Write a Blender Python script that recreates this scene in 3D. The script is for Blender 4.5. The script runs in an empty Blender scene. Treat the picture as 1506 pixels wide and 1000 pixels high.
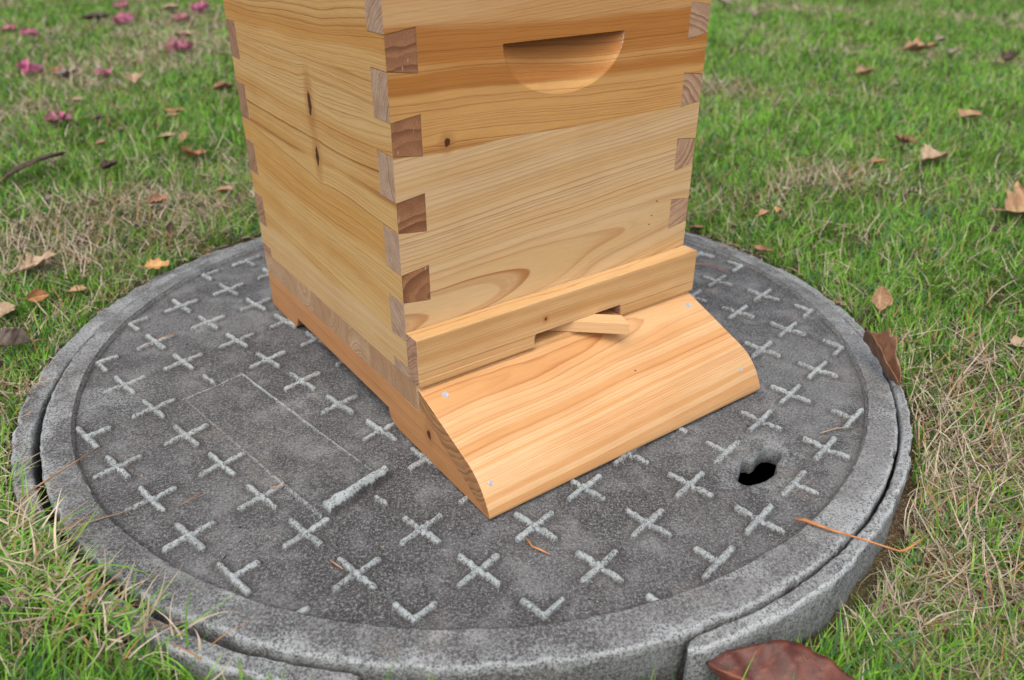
import bpy, bmesh, math, random
import numpy as np
from mathutils import Vector, Matrix
from mathutils.geometry import tessellate_polygon
R_ = math.radians
scn = bpy.context.scene
C = scn.collection
random.seed(7)

# ------------------------------------------------------------------ camera
cam_d = bpy.data.cameras.new("camera")
cam_d.sensor_width = 36.0
cam_d.lens = 1157.08 / 1506 * 36.0
cam_d.clip_start = 0.02
cam_d.clip_end = 500
cam = bpy.data.objects.new("camera", cam_d)
C.objects.link(cam)
cam.location = (0.0219, -0.97882, 0.54161)
cam.rotation_euler = (1.06084, -0.0011, -0.02797)
cam_d.dof.use_dof = True
cam_d.dof.focus_distance = 0.86
cam_d.dof.aperture_fstop = 5.0
scn.camera = cam

# ------------------------------------------------------------------ light
SUN_EL, SUN_AZ = R_(60), R_(190)          # azimuth from +Y towards +X
world = bpy.data.worlds.new("World")
scn.world = world
world.use_nodes = True
wn = world.node_tree
sky = wn.nodes.new('ShaderNodeTexSky')
sky.sky_type = 'NISHITA'
sky.sun_disc = False
sky.sun_elevation = SUN_EL
sky.sun_rotation = SUN_AZ
sky.air_density = 0.7
sky.dust_density = 6.0
sky.ozone_density = 1.0
bg = wn.nodes['Background']
wn.links.new(sky.outputs[0], bg.inputs[0])
bg.inputs[1].default_value = 0.15
sun_d = bpy.data.lights.new("sun", 'SUN')
sun_d.energy = 1.15
sun_d.angle = R_(75)
sun_d.color = (1.0, 0.975, 0.94)
sun = bpy.data.objects.new("sun", sun_d)
C.objects.link(sun)
sd = Vector((math.sin(SUN_AZ) * math.cos(SUN_EL), math.cos(SUN_AZ) * math.cos(SUN_EL), math.sin(SUN_EL)))
sun.rotation_euler = sd.to_track_quat('Z', 'Y').to_euler()
sun.location = sd * 20
scn.view_settings.view_transform = 'Standard'
scn.view_settings.look = 'None'
scn.view_settings.gamma = 1
scn.view_settings.exposure = 0.48

# ------------------------------------------------------------------ tagging helpers
def tag(o, label=None, cat=None, group=None, kind=None):
    if label: o['label'] = label
    if cat: o['category'] = cat
    if group: o['group'] = group
    if kind: o['kind'] = kind
    return o
def empty(name, loc=(0, 0, 0), rz=0):
    o = bpy.data.objects.new(name, None)
    o.empty_display_size = 0.05
    C.objects.link(o)
    o.location = loc
    o.rotation_euler = (0, 0, rz)
    return o
def link(name, me, parent=None):
    o = bpy.data.objects.new(name, me)
    C.objects.link(o)
    o.parent = parent
    return o
def np_mesh(name, V, F3=None, F4=None):
    """fast mesh from numpy arrays"""
    me = bpy.data.meshes.new(name)
    V = np.asarray(V, np.float32)
    n3 = 0 if F3 is None else len(F3)
    n4 = 0 if F4 is None else len(F4)
    me.vertices.add(len(V))
    me.vertices.foreach_set('co', V.ravel())
    idx = []
    if n4: idx.append(np.asarray(F4, np.int32).ravel())
    if n3: idx.append(np.asarray(F3, np.int32).ravel())
    idx = np.concatenate(idx)
    me.loops.add(len(idx))
    me.loops.foreach_set('vertex_index', idx)
    me.polygons.add(n3 + n4)
    st = np.concatenate([np.arange(n4) * 4, n4 * 4 + np.arange(n3) * 3]).astype(np.int32)
    me.polygons.foreach_set('loop_start', st)
    me.update(calc_edges=True)
    me.validate()
    return me
def smooth(me):
    me.polygons.foreach_set('use_smooth', np.ones(len(me.polygons), bool))
def attr(me, name, vals):
    a = me.attributes.new(name, 'FLOAT', 'POINT')
    a.data.foreach_set('value', np.asarray(vals, np.float32))
def cattr(me, name, rgb):
    a = me.attributes.new(name, 'FLOAT_COLOR', 'POINT')
    rgba = np.ones((len(rgb), 4), np.float32)
    rgba[:, :3] = rgb
    a.data.foreach_set('color', rgba.ravel())

# ------------------------------------------------------------------ numpy noise
def _h(ix, iy, seed):
    n = (ix.astype(np.int64) * 374761393 + iy.astype(np.int64) * 668265263 + seed * 1274126177) & 0xffffffff
    n = ((n ^ (n >> 13)) * 1274126177) & 0xffffffff
    return ((n ^ (n >> 16)) & 0xffff) / 65535.0
def vnoise(x, y, seed=0):
    x = np.asarray(x, float); y = np.asarray(y, float)
    ix = np.floor(x).astype(np.int64); iy = np.floor(y).astype(np.int64)
    fx = x - ix; fy = y - iy
    fx = fx * fx * (3 - 2 * fx); fy = fy * fy * (3 - 2 * fy)
    a = _h(ix, iy, seed); b = _h(ix + 1, iy, seed); c = _h(ix, iy + 1, seed); d = _h(ix + 1, iy + 1, seed)
    return (a * (1 - fx) + b * fx) * (1 - fy) + (c * (1 - fx) + d * fx) * fy
def fbm(x, y, seed=0, o=4):
    s = 0; amp = 0.5; tot = 0
    for k in range(o):
        s = s + amp * vnoise(x * 2 ** k + 17.3 * k, y * 2 ** k - 9.1 * k, seed + k)
        tot += amp; amp *= 0.5
    return s / tot
def sstep(a, b, x):
    t = np.clip((x - a) / (b - a), 0, 1)
    return t * t * (3 - 2 * t)

# ------------------------------------------------------------------ node DSL
class NT:
    def __init__(s, name):
        s.mat = bpy.data.materials.new(name)
        s.mat.use_nodes = True
        s.t = s.mat.node_tree
        s.n = s.t.nodes
        s.bsdf = s.n['Principled BSDF']
    def put(s, sock, v):
        if isinstance(v, (int, float)): sock.default_value = v
        elif isinstance(v, (tuple, list)):
            v = tuple(v)
            if len(sock.default_value) == 4 and len(v) == 3: v = v + (1,)
            sock.default_value = v
        else: s.t.links.new(v, sock)
    def m(s, op, a, b=None, c=None, clamp=False):
        n = s.n.new('ShaderNodeMath'); n.operation = op; n.use_clamp = clamp
        s.put(n.inputs[0], a)
        if b is not None: s.put(n.inputs[1], b)
        if c is not None: s.put(n.inputs[2], c)
        return n.outputs[0]
    def add(s, a, b): return s.m('ADD', a, b)
    def sub(s, a, b): return s.m('SUBTRACT', a, b)
    def mul(s, a, b): return s.m('MULTIPLY', a, b)
    def sm(s, x, a, b, lo=0.0, hi=1.0):
        n = s.n.new('ShaderNodeMapRange'); n.interpolation_type = 'SMOOTHSTEP'
        s.put(n.inputs[0], x); s.put(n.inputs[1], a); s.put(n.inputs[2], b); s.put(n.inputs[3], lo); s.put(n.inputs[4], hi)
        return n.outputs[0]
    def noise(s, vec=None, scale=1.0, detail=2.0, rough=0.5, dim='3D', w=None):
        n = s.n.new('ShaderNodeTexNoise'); n.noise_dimensions = dim
        if vec is not None: s.t.links.new(vec, n.inputs['Vector'])
        if w is not None: s.put(n.inputs['W'], w)
        n.inputs['Scale'].default_value = scale
        n.inputs['Detail'].default_value = detail
        n.inputs['Roughness'].default_value = rough
        return n.outputs[0]
    def white(s, w):
        n = s.n.new('ShaderNodeTexWhiteNoise'); n.noise_dimensions = '1D'
        s.put(n.inputs['W'], w)
        return n.outputs[0]
    def comb(s, x, y, z):
        n = s.n.new('ShaderNodeCombineXYZ')
        s.put(n.inputs[0], x); s.put(n.inputs[1], y); s.put(n.inputs[2], z)
        return n.outputs[0]
    def mix(s, f, a, b, mode='MIX'):
        n = s.n.new('ShaderNodeMix'); n.data_type = 'RGBA'; n.blend_type = mode
        s.put(n.inputs[0], f); s.put(n.inputs[6], a); s.put(n.inputs[7], b)
        return n.outputs[2]
    def attr(s, name):
        n = s.n.new('ShaderNodeAttribute'); n.attribute_name = name
        return n
    def objc(s):
        return s.n.new('ShaderNodeTexCoord').outputs['Object']
    def sep(s, v):
        n = s.n.new('ShaderNodeSeparateXYZ'); s.t.links.new(v, n.inputs[0]); return n.outputs
    def bump(s, h, strength=0.3, dist=0.001, normal=None):
        n = s.n.new('ShaderNodeBump')
        n.inputs['Strength'].default_value = strength
        n.inputs['Distance'].default_value = dist
        s.put(n.inputs['Height'], h)
        s.t.links.new(n.outputs[0], s.bsdf.inputs['Normal'])

# ------------------------------------------------------------------ wood
def wood(name, axes, planks, knots=(), end=None, rough=0.5, seed=0.0, fibre=0.16, dots=()):
    """solid wood: growth rings round a pith that runs along the grain axis, so faces and ends agree.
    axes = (grain, across, depth) as 'xyz' indices. planks = boards glued edge to edge, split along `across`."""
    N = NT(name)
    P = N.objc(); S = N.sep(P)
    g, a, b = [S[k] for k in axes]
    col = None; hgt = None
    for i, p in enumerate(planks):
        sd_ = seed + i * 7.31
        wv = N.comb(N.add(N.mul(g, p.get('wg', 2.2)), sd_), N.add(N.mul(a, 9.0), sd_), N.mul(b, 9.0))
        w1 = N.mul(N.sub(N.noise(wv, 1.0, 2.0), 0.5), p.get('warp', 0.03))
        wv2 = N.comb(N.add(N.mul(g, 14.0), sd_), N.mul(a, 60.0), N.mul(b, 60.0))
        w2 = N.mul(N.sub(N.noise(wv2, 1.0, 3.0, 0.6), 0.5), p.get('warp2', 0.004))
        aa = N.add(N.add(N.sub(a, p['a0']), N.mul(g, -p.get('s', 0.0))), N.add(w1, w2))
        kdark = None
        for (kg, ka, kr, ks) in knots:
            dg = N.mul(N.sub(g, kg), 1.0 / (kr * 1.0)); da = N.mul(N.sub(a, ka), 1.0 / (kr * ks))
            d2 = N.add(N.mul(dg, dg), N.mul(da, da))
            e = N.m('EXPONENT', N.mul(d2, -0.12))
            sg = N.m('DIVIDE', da, N.add(N.m('ABSOLUTE', da), 0.6))
            aa = N.sub(aa, N.mul(N.mul(e, sg), kr * 0.9))
            dist = N.add(N.m('SQRT', d2), N.mul(N.sub(N.noise(N.comb(N.mul(g, 300), N.mul(a, 120), 0.0), 1.0, 2.0), .5), 1.1))
            kk = N.add(N.mul(N.sm(dist, 1.1, 0.3), 0.9), N.mul(N.sm(dist, 3.4, 0.8), 0.35))
            kdark = kk if kdark is None else N.m('MAXIMUM', kdark, kk)
        w3 = N.mul(N.sub(N.noise(N.comb(N.add(N.mul(g, p.get('wg', 2.2) * 1.7), sd_ + 9.0), N.mul(a, 7.0), 0.0), 1.0, 2.0), 0.5), p.get('warpb', 0.012))
        bb = N.add(N.sub(N.sub(b, p['b0']), N.mul(g, p.get('k', 0.0))), w3)
        r = N.m('SQRT', N.add(N.mul(aa, aa), N.mul(bb, bb)))
        t = N.mul(r, p['freq'])
        t = N.add(t, N.mul(N.noise(dim='1D', w=N.add(N.mul(t, 0.35), sd_), detail=1.0), p.get('irr', 2.5)))
        fr = N.m('FRACT', t)
        soft_ = N.sm(fr, 0.25, 0.93)
        late = N.mul(N.add(N.mul(N.mul(soft_, soft_), 0.34), N.mul(N.sm(fr, 0.76, 0.95), 0.66)), N.sm(fr, 1.0, 0.96))
        stren = N.add(0.35, N.mul(N.white(N.add(N.m('FLOOR', t), sd_)), 0.65))
        late = N.mul(N.mul(late, stren), p.get('line', 0.75))
        patch = N.noise(N.comb(N.add(N.mul(g, 5.0), sd_), N.mul(a, 26.0), N.mul(b, 26.0)), 1.0, 2.0)
        late = N.mul(late, N.sm(patch, 0.2, 0.6, 0.45, 1.0))
        fine = N.noise(dim='1D', w=N.mul(N.add(t, N.mul(patch, 0.6)), 3.3), detail=2.0)
        late = N.m('MAXIMUM', late, N.mul(N.sm(fine, 0.55, 0.72), 0.38 * p.get('line', 0.75)))
        bandn = N.add(N.mul(N.noise(dim='1D', w=N.add(N.mul(r, p.get('bandf', 22.0)), sd_ * 3.1), detail=1.0), 0.75), N.mul(patch, 0.35))
        if 'grad' in p: bandn = N.add(bandn, N.sm(a, p['grad'][0], p['grad'][1], -p['grad'][2], p['grad'][2]))
        band = N.sm(bandn, 0.44, 0.68)
        base = N.mix(N.mul(band, p.get('bandk', 0.8)), p['light'], p['band'])
        c = N.mix(late, base, p['dark'])
        if kdark is not None: c = N.mix(N.sm(kdark, 0.0, 0.35, 0.0, 0.55), c, (0.36, 0.165, 0.048)); c = N.mix(N.sm(kdark, 0.35, 1.0), c, (0.075, 0.026, 0.010))
        if col is None: col, hgt = c, late
        else:
            edge = N.m('GREATER_THAN', a, p['from'])
            if 'soft' in p: edge = N.sm(N.add(a, N.mul(N.sub(patch, .5), .03)), p['from'] - p['soft'], p['from'] + p['soft'])
            col = N.mix(edge, col, c)
            if p.get('soft', 0) < 0.0035: col = N.mix(N.sm(N.m('ABSOLUTE', N.sub(a, p['from'])), 0.0008, 0.0002, 0.0, 0.5), col, (0.25, 0.11, 0.04))
            hgt = N.add(N.mul(hgt, N.sub(1.0, edge)), N.mul(late, edge))
    fv = N.comb(N.mul(g, 26.0), N.mul(a, 850.0), N.mul(b, 850.0))
    fib = N.noise(fv, 1.0, 3.0, 0.65)
    col = N.mix(N.sm(fib, 0.35, 0.75, 0.0, fibre), col, (0.22, 0.09, 0.03), 'MULTIPLY')
    fl = N.noise(N.comb(N.mul(g, 90.0), N.mul(a, 1500.0), N.mul(b, 1500.0)), 1.0, 1.0)
    col = N.mix(N.sm(fl, 0.70, 0.82, 0.0, 0.22), col, (0.30, 0.14, 0.06))
    dirt = N.noise(P, 9.0, 3.0)
    col = N.mix(N.sm(dirt, 0.45, 0.75, 0.0, 0.10), col, (0.5, 0.33, 0.18), 'MULTIPLY')
    for (dg_, da_, dr_) in dots:
        d = N.m('SQRT', N.add(N.m('POWER', N.m('ABSOLUTE', N.sub(g, dg_)), 2.0), N.m('POWER', N.mul(N.m('ABSOLUTE', N.sub(a, da_)), 1.5), 2.0)))
        col = N.mix(N.sm(d, dr_, dr_ * 0.4), col, (0.10, 0.05, 0.03))
    N.put(N.bsdf.inputs['Base Color'], col)
    N.put(N.bsdf.inputs['Roughness'], N.sm(fib, 0.2, 0.8, rough - 0.06, rough + 0.12))
    N.bsdf.inputs['Specular IOR Level'].default_value = 0.35
    N.bump(N.add(N.mul(fib, 0.6), N.mul(hgt, 0.8)), 0.25, 0.0006)
    return N.mat

def endgrain(name, axes, p, light, dark, seed=0.0, scratch=0.4):
    """the sawn ends of the same boards: arcs of the rings, darker and rougher"""
    N = NT(name)
    P = N.objc(); S = N.sep(P)
    g, a, b = [S[k] for k in axes]
    cell = p.get('cell')                                   # laminated pieces: each its own pith
    if cell:
        ci = N.m('FLOOR', N.mul(N.add(a, 0.013), 1.0 / cell))
        rnd = N.white(N.add(ci, 3.3)); rnd2 = N.white(N.add(ci, 17.7))
        a_ = N.sub(N.m('SUBTRACT', a, N.mul(N.add(ci, 0.5), cell)), N.mul(N.sub(rnd, 0.5), 0.10))
        b_ = N.sub(b, N.add(0.02, N.mul(rnd2, 0.07)))
    else:
        a_ = N.sub(a, p['a0']); b_ = N.sub(b, p['b0'])
    w = N.mul(N.sub(N.noise(P, 40.0, 2.0), 0.5), 0.012)
    r = N.add(N.m('SQRT', N.add(N.mul(a_, a_), N.mul(b_, b_))), w)
    t = N.mul(r, p['freq'])
    t = N.add(t, N.mul(N.noise(dim='1D', w=N.add(N.mul(t, 0.5), seed), detail=1.0), 1.5))
    fr = N.m('FRACT', t)
    late = N.mul(N.sm(fr, 0.2, 0.9), N.sm(fr, 1.0, 0.94))
    late = N.mul(late, N.add(0.35, N.mul(N.white(N.m('FLOOR', t)), 0.65)))
    c = N.mix(late, light, dark)
    if cell: c = N.mix(N.mul(rnd, 0.55), c, (0.30, 0.15, 0.07))
    n = N.noise(P, 700.0, 2.0, 0.7)
    c = N.mix(N.sm(n, 0.35, 0.7, 0.0, 0.35), c, (dark[0] * .6, dark[1] * .6, dark[2] * .6))
    big = N.noise(P, 55.0, 2.0)
    c = N.mix(N.sm(big, 0.4, 0.7, 0.0, 0.35), c, dark)
    sc = N.noise(N.comb(N.mul(S[0], 260.0), N.add(N.mul(S[1], 90.0), N.mul(S[0], 150)), N.add(N.mul(S[2], 75.0), N.mul(S[0], -90.0))), 1.0, 2.0, 0.6)
    c = N.mix(N.sm(sc, 0.66, 0.76, 0.0, scratch), c, (0.62, 0.48, 0.36))
    N.put(N.bsdf.inputs['Base Color'], c)
    N.bsdf.inputs['Roughness'].default_value = 0.68
    N.bsdf.inputs['Specular IOR Level'].default_value = 0.25
    N.bump(N.add(N.mul(n, 0.5), late), 0.35, 0.0006)
    return N.mat

def assign(me, mats, grain):
    """slot 0 on long-grain faces, slot 1 on faces that look along the grain"""
    me.materials.clear()
    for m in mats: me.materials.append(m)
    for p in me.polygons:
        p.material_index = 1 if (abs(p.normal[grain]) > 0.8 and len(mats) > 1) else 0

def prism(poly, axis, lo, hi, holes=()):
    """polygon (list of 2D points) extruded along an axis -> verts, faces (n-gons or tessellated if holes)"""
    def P(u, v, w):
        return {0: (w, u, v), 1: (u, w, v), 2: (u, v, w)}[axis]
    n = len(poly)
    V = [P(u, v, lo) for u, v in poly] + [P(u, v, hi) for u, v in poly]
    F = [tuple(range(n))[::-1], tuple(range(n, 2 * n))]
    F += [(i, (i + 1) % n, (i + 1) % n + n, i + n) for i in range(n)]
    return V, F
def build(name, pieces, mats, grain, parent, bevel=0.0006, label=None):
    bm = bmesh.new()
    for V, F in pieces:
        vs = [bm.verts.new(v) for v in V]
        for f in F:
            bm.faces.new([vs[i] for i in f])
    bmesh.ops.recalc_face_normals(bm, faces=bm.faces)
    me = bpy.data.meshes.new(name)
    bm.to_mesh(me); bm.free()
    assign(me, mats, grain)
    o = link(name, me, parent)
    if bevel:
        md = o.modifiers.new('bevel', 'BEVEL')
        md.width = bevel; md.segments = 2; md.limit_method = 'ANGLE'; md.angle_limit = R_(40)
    if label: o['label'] = label
    return o

# ================================================================== SETTING: ground
def ground_z(x, y):
    x = np.asarray(x, float); y = np.asarray(y, float)
    z = -0.016 + 0.03 * np.clip(y, -0.8, 0.5)
    z = z - 0.045 * np.exp(-((x - 0.27) ** 2 + (y + 0.60) ** 2) / 0.34 ** 2)
    z = z + 0.012 * (fbm(x * 5, y * 5, 3, 3) - 0.5)
    far = sstep(2.0, 12.0, np.hypot(x, y))
    z = z + far * 0.25 * (fbm(x * 0.15, y * 0.15, 9, 2) - 0.5)
    return z
def straw_mask(x, y):
    """0 = lush green, 1 = dry thatch (where dead grass lies)"""
    n = fbm(x * 2.3 + 3.1, y * 2.3 - 1.7, 21, 4)
    n2 = fbm(x * 7.0, y * 7.0, 31, 3)
    m = 0.62 * n + 0.38 * n2
    bias = np.zeros_like(m)
    bias += 0.08 * np.exp(-((x - 0.7) ** 2 + (y + 0.40) ** 2) / 0.45 ** 2)
    bias += 0.11 * np.exp(-((x - 0.72) ** 2 + (y - 0.62) ** 2) / 0.25 ** 2)
    bias += 0.06 * np.exp(-((x + 0.85) ** 2 + (y - 0.25) ** 2) / 0.28 ** 2)
    bias += 0.13 * np.exp(-((x + 2.2) ** 2 + (y - 2.5) ** 2) / 0.75 ** 2)
    bias += 0.12 * np.exp(-((x + 1.0) ** 2 + (y - 2.2) ** 2) / 0.35 ** 2)
    bias += 0.08 * np.exp(-((x - 0.9) ** 2 + (y - 1.1) ** 2) / 0.3 ** 2)
    bias -= 0.08 * np.exp(-((x - 1.3) ** 2 + (y - 2.4) ** 2) / 1.0 ** 2)
    bias -= 0.07 * np.exp(-((x + 0.78) ** 2 + (y - 0.62) ** 2) / 0.38 ** 2)
    bias -= 0.05 * np.exp(-((x + 0.65) ** 2 + (y - 0.45) ** 2) / 0.25 ** 2)
    return sstep(0.44, 0.70, m + bias)

na = 420
rad = np.concatenate([np.linspace(0.553, 0.75, 40), np.geomspace(0.76, 6.0, 170), np.geomspace(6.3, 90, 40)])
th = np.arange(na) / na * 2 * np.pi
RR, TT = np.meshgrid(rad, th, indexing='ij')
X = RR * np.cos(TT) - 0.004; Y = RR * np.sin(TT) - 0.008
Z = ground_z(X, Y)
V = np.stack([X, Y, Z], -1).reshape(-1, 3)
# the pit under the cover: wall and floor of the same soil
pr = [(0.548, -0.07), (0.49, -0.12), (0.45, -0.35), (0.20, -0.42), (0.001, -0.43)]
pv = []
for r_, z_ in pr:
    pv.append(np.stack([r_ * np.cos(th) - .004, r_ * np.sin(th) - .008, np.full(na, z_)], -1))
V = np.concatenate([np.concatenate(pv[::-1]), V])
nr = len(rad) + len(pr)
I, J = np.meshgrid(np.arange(nr - 1), np.arange(na), indexing='ij')
F = np.stack([I * na + J, (I + 1) * na + J, (I + 1) * na + (J + 1) % na, I * na + (J + 1) % na], -1).reshape(-1, 4)
me = np_mesh('ground', V, None, F); smooth(me)
attr(me, 'straw', straw_mask(V[:, 0], V[:, 1]))
N = NT('soil_and_thatch')
P = N.objc()
n1 = N.noise(P, 60.0, 4.0, 0.6); n2 = N.noise(P, 400.0, 3.0, 0.7); n3 = N.noise(P, 6.0, 3.0)
c = N.mix(N.sm(n1, 0.3, 0.7), (0.030, 0.022, 0.014), (0.085, 0.062, 0.038))
c = N.mix(N.mul(N.sm(n2, 0.45, 0.65), N.add(0.25, N.mul(N.attr('straw').outputs['Fac'], 0.6))), c, (0.26, 0.19, 0.115))
c = N.mix(N.sm(n3, 0.45, 0.7, 0.0, 0.5), c, (0.045, 0.055, 0.02))
N.put(N.bsdf.inputs['Base Color'], c); N.bsdf.inputs['Roughness'].default_value = 0.95
N.bsdf.inputs['Specular IOR Level'].default_value = 0.1
N.bump(N.add(n1, n2), 0.8, 0.004)
me.materials.append(N.mat)
tag(link('ground', me), kind='structure')

# ================================================================== manhole cover
def concrete(name, dark, mid, pale, edge):
    N = NT(name)
    P = N.objc()
    wear = N.attr('wear').outputs['Fac']
    big = N.noise(P, 5.0, 4.0, 0.6); med = N.noise(P, 26.0, 4.0, 0.65); fine = N.noise(P, 330.0, 4.0, 0.75); grit = N.noise(P, 760.0, 2.0, 0.7)
    c = N.mix(N.sm(N.add(N.mul(big, 0.65), N.mul(med, 0.35)), 0.40, 0.60), dark, mid)
    c = N.mix(N.sm(med, 0.50, 0.72, 0.0, 0.55), c, pale)
    blot = N.noise(P, 3.2, 6.0, 0.72)
    c = N.mix(N.sm(blot, 0.52, 0.60, 0.0, 0.42), c, pale)
    c = N.mix(N.sm(blot, 0.46, 0.38, 0.0, 0.45), c, (0.036, 0.035, 0.036))
    stain = N.noise(P, 11.0, 5.0, 0.7)
    c = N.mix(N.sm(stain, 0.56, 0.66, 0.0, 0.35), c, (0.19, 0.172, 0.145))
    c = N.mix(N.sm(fine, 0.48, 0.64, 0.0, 0.75), c, pale)
    c = N.mix(N.sm(fine, 0.48, 0.36, 0.0, 0.7), c, (0.045, 0.044, 0.043))
    c = N.mix(N.mul(N.attr('grime_shade').outputs['Fac'], 0.65), c, (0.045, 0.042, 0.040))
    wm = N.mul(wear, N.sm(N.add(N.mul(wear, 0.07), N.add(N.mul(fine, 0.6), N.mul(grit, 0.4))), 0.45, 0.56))
    c = N.mix(wm, c, edge)
    c = N.mix(N.sm(grit, 0.60, 0.70, 0.0, 0.75), c, (0.40, 0.42, 0.41))
    c = N.mix(N.sm(grit, 0.40, 0.30, 0.0, 0.75), c, (0.032, 0.031, 0.03))
    N.put(N.bsdf.inputs['Base Color'], c)
    N.bsdf.inputs['Roughness'].default_value = 0.9
    N.bsdf.inputs['Specular IOR Level'].default_value = 0.2
    N.bump(N.add(N.mul(fine, 0.8), N.add(N.mul(grit, 0.5), N.mul(med, 1.2))), 0.6, 0.0013)
    return N.mat
M_cover = concrete('weathered_concrete', (0.044, 0.045, 0.047), (0.100, 0.102, 0.103), (0.175, 0.184, 0.185), (0.33, 0.375, 0.375))
M_rim = concrete('weathered_rim_concrete', (0.066, 0.068, 0.068), (0.126, 0.130, 0.129), (0.22, 0.232, 0.231), (0.40, 0.44, 0.44))

LO = np.array([-0.10601, -0.44634]); LA = -0.76951; LS = 0.0797
lu = np.array([math.cos(LA), math.sin(LA)]); lv = np.array([-math.sin(LA), math.cos(LA)])
def lat(i, j): return LO + LS * (i * lu + j * lv)
# sunken name plate: rectangle lined up with the cross grid
pc = [np.array(q) for q in ((-.366, -.143), (-.308, -.088), (-.086, -.296), (-.146, -.357))]
pe_long = (pc[2] - pc[1]) / np.linalg.norm(pc[2] - pc[1]); PL = float(np.linalg.norm(pc[2] - pc[1]))
pe_sh = (pc[0] - pc[1]) / np.linalg.norm(pc[0] - pc[1]); PW = float(np.linalg.norm(pc[0] - pc[1]))
def plate_uv(x, y):
    dx = x - pc[1][0]; dy = y - pc[1][1]
    return dx * pe_long[0] + dy * pe_long[1], dx * pe_sh[0] + dy * pe_sh[1]
hole = np.array([(0.2849, -0.3107), (0.2898, -0.3038), (0.2942, -0.2968), (0.2967, -0.2889), (0.3008, -0.281), (0.3057, -0.2774), (0.3101, -0.2797), (0.3157, -0.2788), (0.3215, -0.2718), (0.3277, -0.264), (0.3356, -0.2596), (0.342, -0.2617), (0.3471, -0.2657), (0.3488, -0.271), (0.3463, -0.2792), (0.3407, -0.2872), (0.3342, -0.2939), (0.3338, -0.3014), (0.3308, -0.3084), (0.3257, -0.3125), (0.3189, -0.3178), (0.3142, -0.3208), (0.3077, -0.324), (0.3014, -0.3265), (0.2942, -0.3287), (0.288, -0.3272), (0.2849, -0.3227), (0.2832, -0.3175)])
for _ in range(2):                                         # round the outline off
    nx_ = np.roll(hole, -1, 0)
    hole = np.stack([hole * .75 + nx_ * .25, hole * .25 + nx_ * .75], 1).reshape(-1, 2)
hole = hole + 0.0012 * np.stack([fbm(hole[:, 0] * 190, hole[:, 1] * 190, 52, 2) - .5, fbm(hole[:, 0] * 190, hole[:, 1] * 190, 53, 2) - .5], -1)
def in_poly_dist(x, y, poly):
    """signed distance (negative inside)"""
    d = np.full(x.shape, 1e9); inside = np.zeros(x.shape, bool)
    n = len(poly)
    for i in range(n):
        a = poly[i]; b = poly[(i + 1) % n]
        e = b - a; wx = x - a[0]; wy = y - a[1]
        t = np.clip((wx * e[0] + wy * e[1]) / (e @ e), 0, 1)
        d = np.minimum(d, np.hypot(wx - t * e[0], wy - t * e[1]))
        cnd = ((a[1] > y) != (b[1] > y)) & (x < (b[0] - a[0]) * (y - a[1]) / (b[1] - a[1] + 1e-12) + a[0])
        inside ^= cnd
    return np.where(inside, -d, d)

FZ = -0.0035
st_ = 0.00118
ax = np.arange(-0.524, 0.5241, st_)
X, Y = np.meshgrid(ax, ax, indexing='ij')
Rr = np.hypot(X, Y)
H = np.full(X.shape, FZ)
H += 0.0016 * (fbm(X * 14, Y * 14, 5, 4) - 0.5) + 0.0009 * (fbm(X * 120, Y * 120, 6, 2) - 0.5)
wear = 0.10 * fbm(X * 30, Y * 30, 8, 3)
grime_shade = 0.8 * sstep(0.505, 0.5155, Rr)  # mask of grime and painted shade; starts out darker beside the rim
rng = np.random.default_rng(5)
for i in range(-13, 14):
    for j in range(-13, 14):
        c = lat(i, j)
        if np.hypot(*c) > 0.53: continue
        for dvec in (lu, -lu, lv, -lv):
            tip = c + dvec * 0.0245
            if np.hypot(*tip) > 0.511: continue
            if (i, j) == (-1, 1) and dvec is not lu: continue
            mu, mv = plate_uv(*(c + dvec * 0.014)); tu, tv = plate_uv(*tip)
            if (-0.006 < mu < PL + .004 and -0.006 < mv < PW + .006) or (-0.004 < tu < PL and -0.002 < tv < PW + .002): continue
            if in_poly_dist(np.array([tip[0]]), np.array([tip[1]]), hole)[0] < 0.007: continue
            if (i, j) == (-1, 1): c = c + lu * 0.011
            amp = 0.0066 * rng.uniform(0.75, 1.1); wd = 0.0038 * rng.uniform(0.88, 1.1)
            if abs(c[0] - 0.33) < 0.06 and abs(c[1] + 0.30) < 0.08: amp *= 0.5
            x0, y0 = np.minimum(c, tip) - 0.012; x1, y1 = np.maximum(c, tip) + 0.012
            i0, i1 = np.searchsorted(ax, [x0, x1]); j0, j1 = np.searchsorted(ax, [y0, y1])
            sx = X[i0:i1, j0:j1]; sy = Y[i0:i1, j0:j1]
            e = tip - c; t = np.clip(((sx - c[0]) * e[0] + (sy - c[1]) * e[1]) / (e @ e), 0, 1)
            d = np.hypot(sx - c[0] - t * e[0], sy - c[1] - t * e[1])
            d = d + 0.0015 * (fbm(sx * 200, sy * 200, 12, 2) - 0.5)
            prof = np.sqrt(np.clip(1 - (d / wd) ** 2, 0, 1))
            prof = np.maximum(prof, 0) * (1 - 0.45 * (fbm(sx * 260, sy * 260, 15, 2)) ** 1.5)
            H[i0:i1, j0:j1] -= 0.0009 * sstep(0.011, 0.005, d) * (prof <= 0)
            grime_shade[i0:i1, j0:j1] = np.maximum(grime_shade[i0:i1, j0:j1], sstep(0.013, 0.005, d))  # grime ring that also paints the shade along each cross arm
            hh = FZ + amp * prof
            H[i0:i1, j0:j1] = np.maximum(H[i0:i1, j0:j1], np.where(prof > 0, hh, -1))
            wear[i0:i1, j0:j1] = np.maximum(wear[i0:i1, j0:j1], sstep(0.15, 0.7, prof) * rng.uniform(0.65, 0.95))
U, Vv = plate_uv(X, Y)
wob = 0.0016 * (fbm(X * 60, Y * 60, 41, 2) - 0.5)
dpl = np.maximum(np.maximum(-U, U - PL), np.maximum(-Vv, Vv - PW)) + wob
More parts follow.
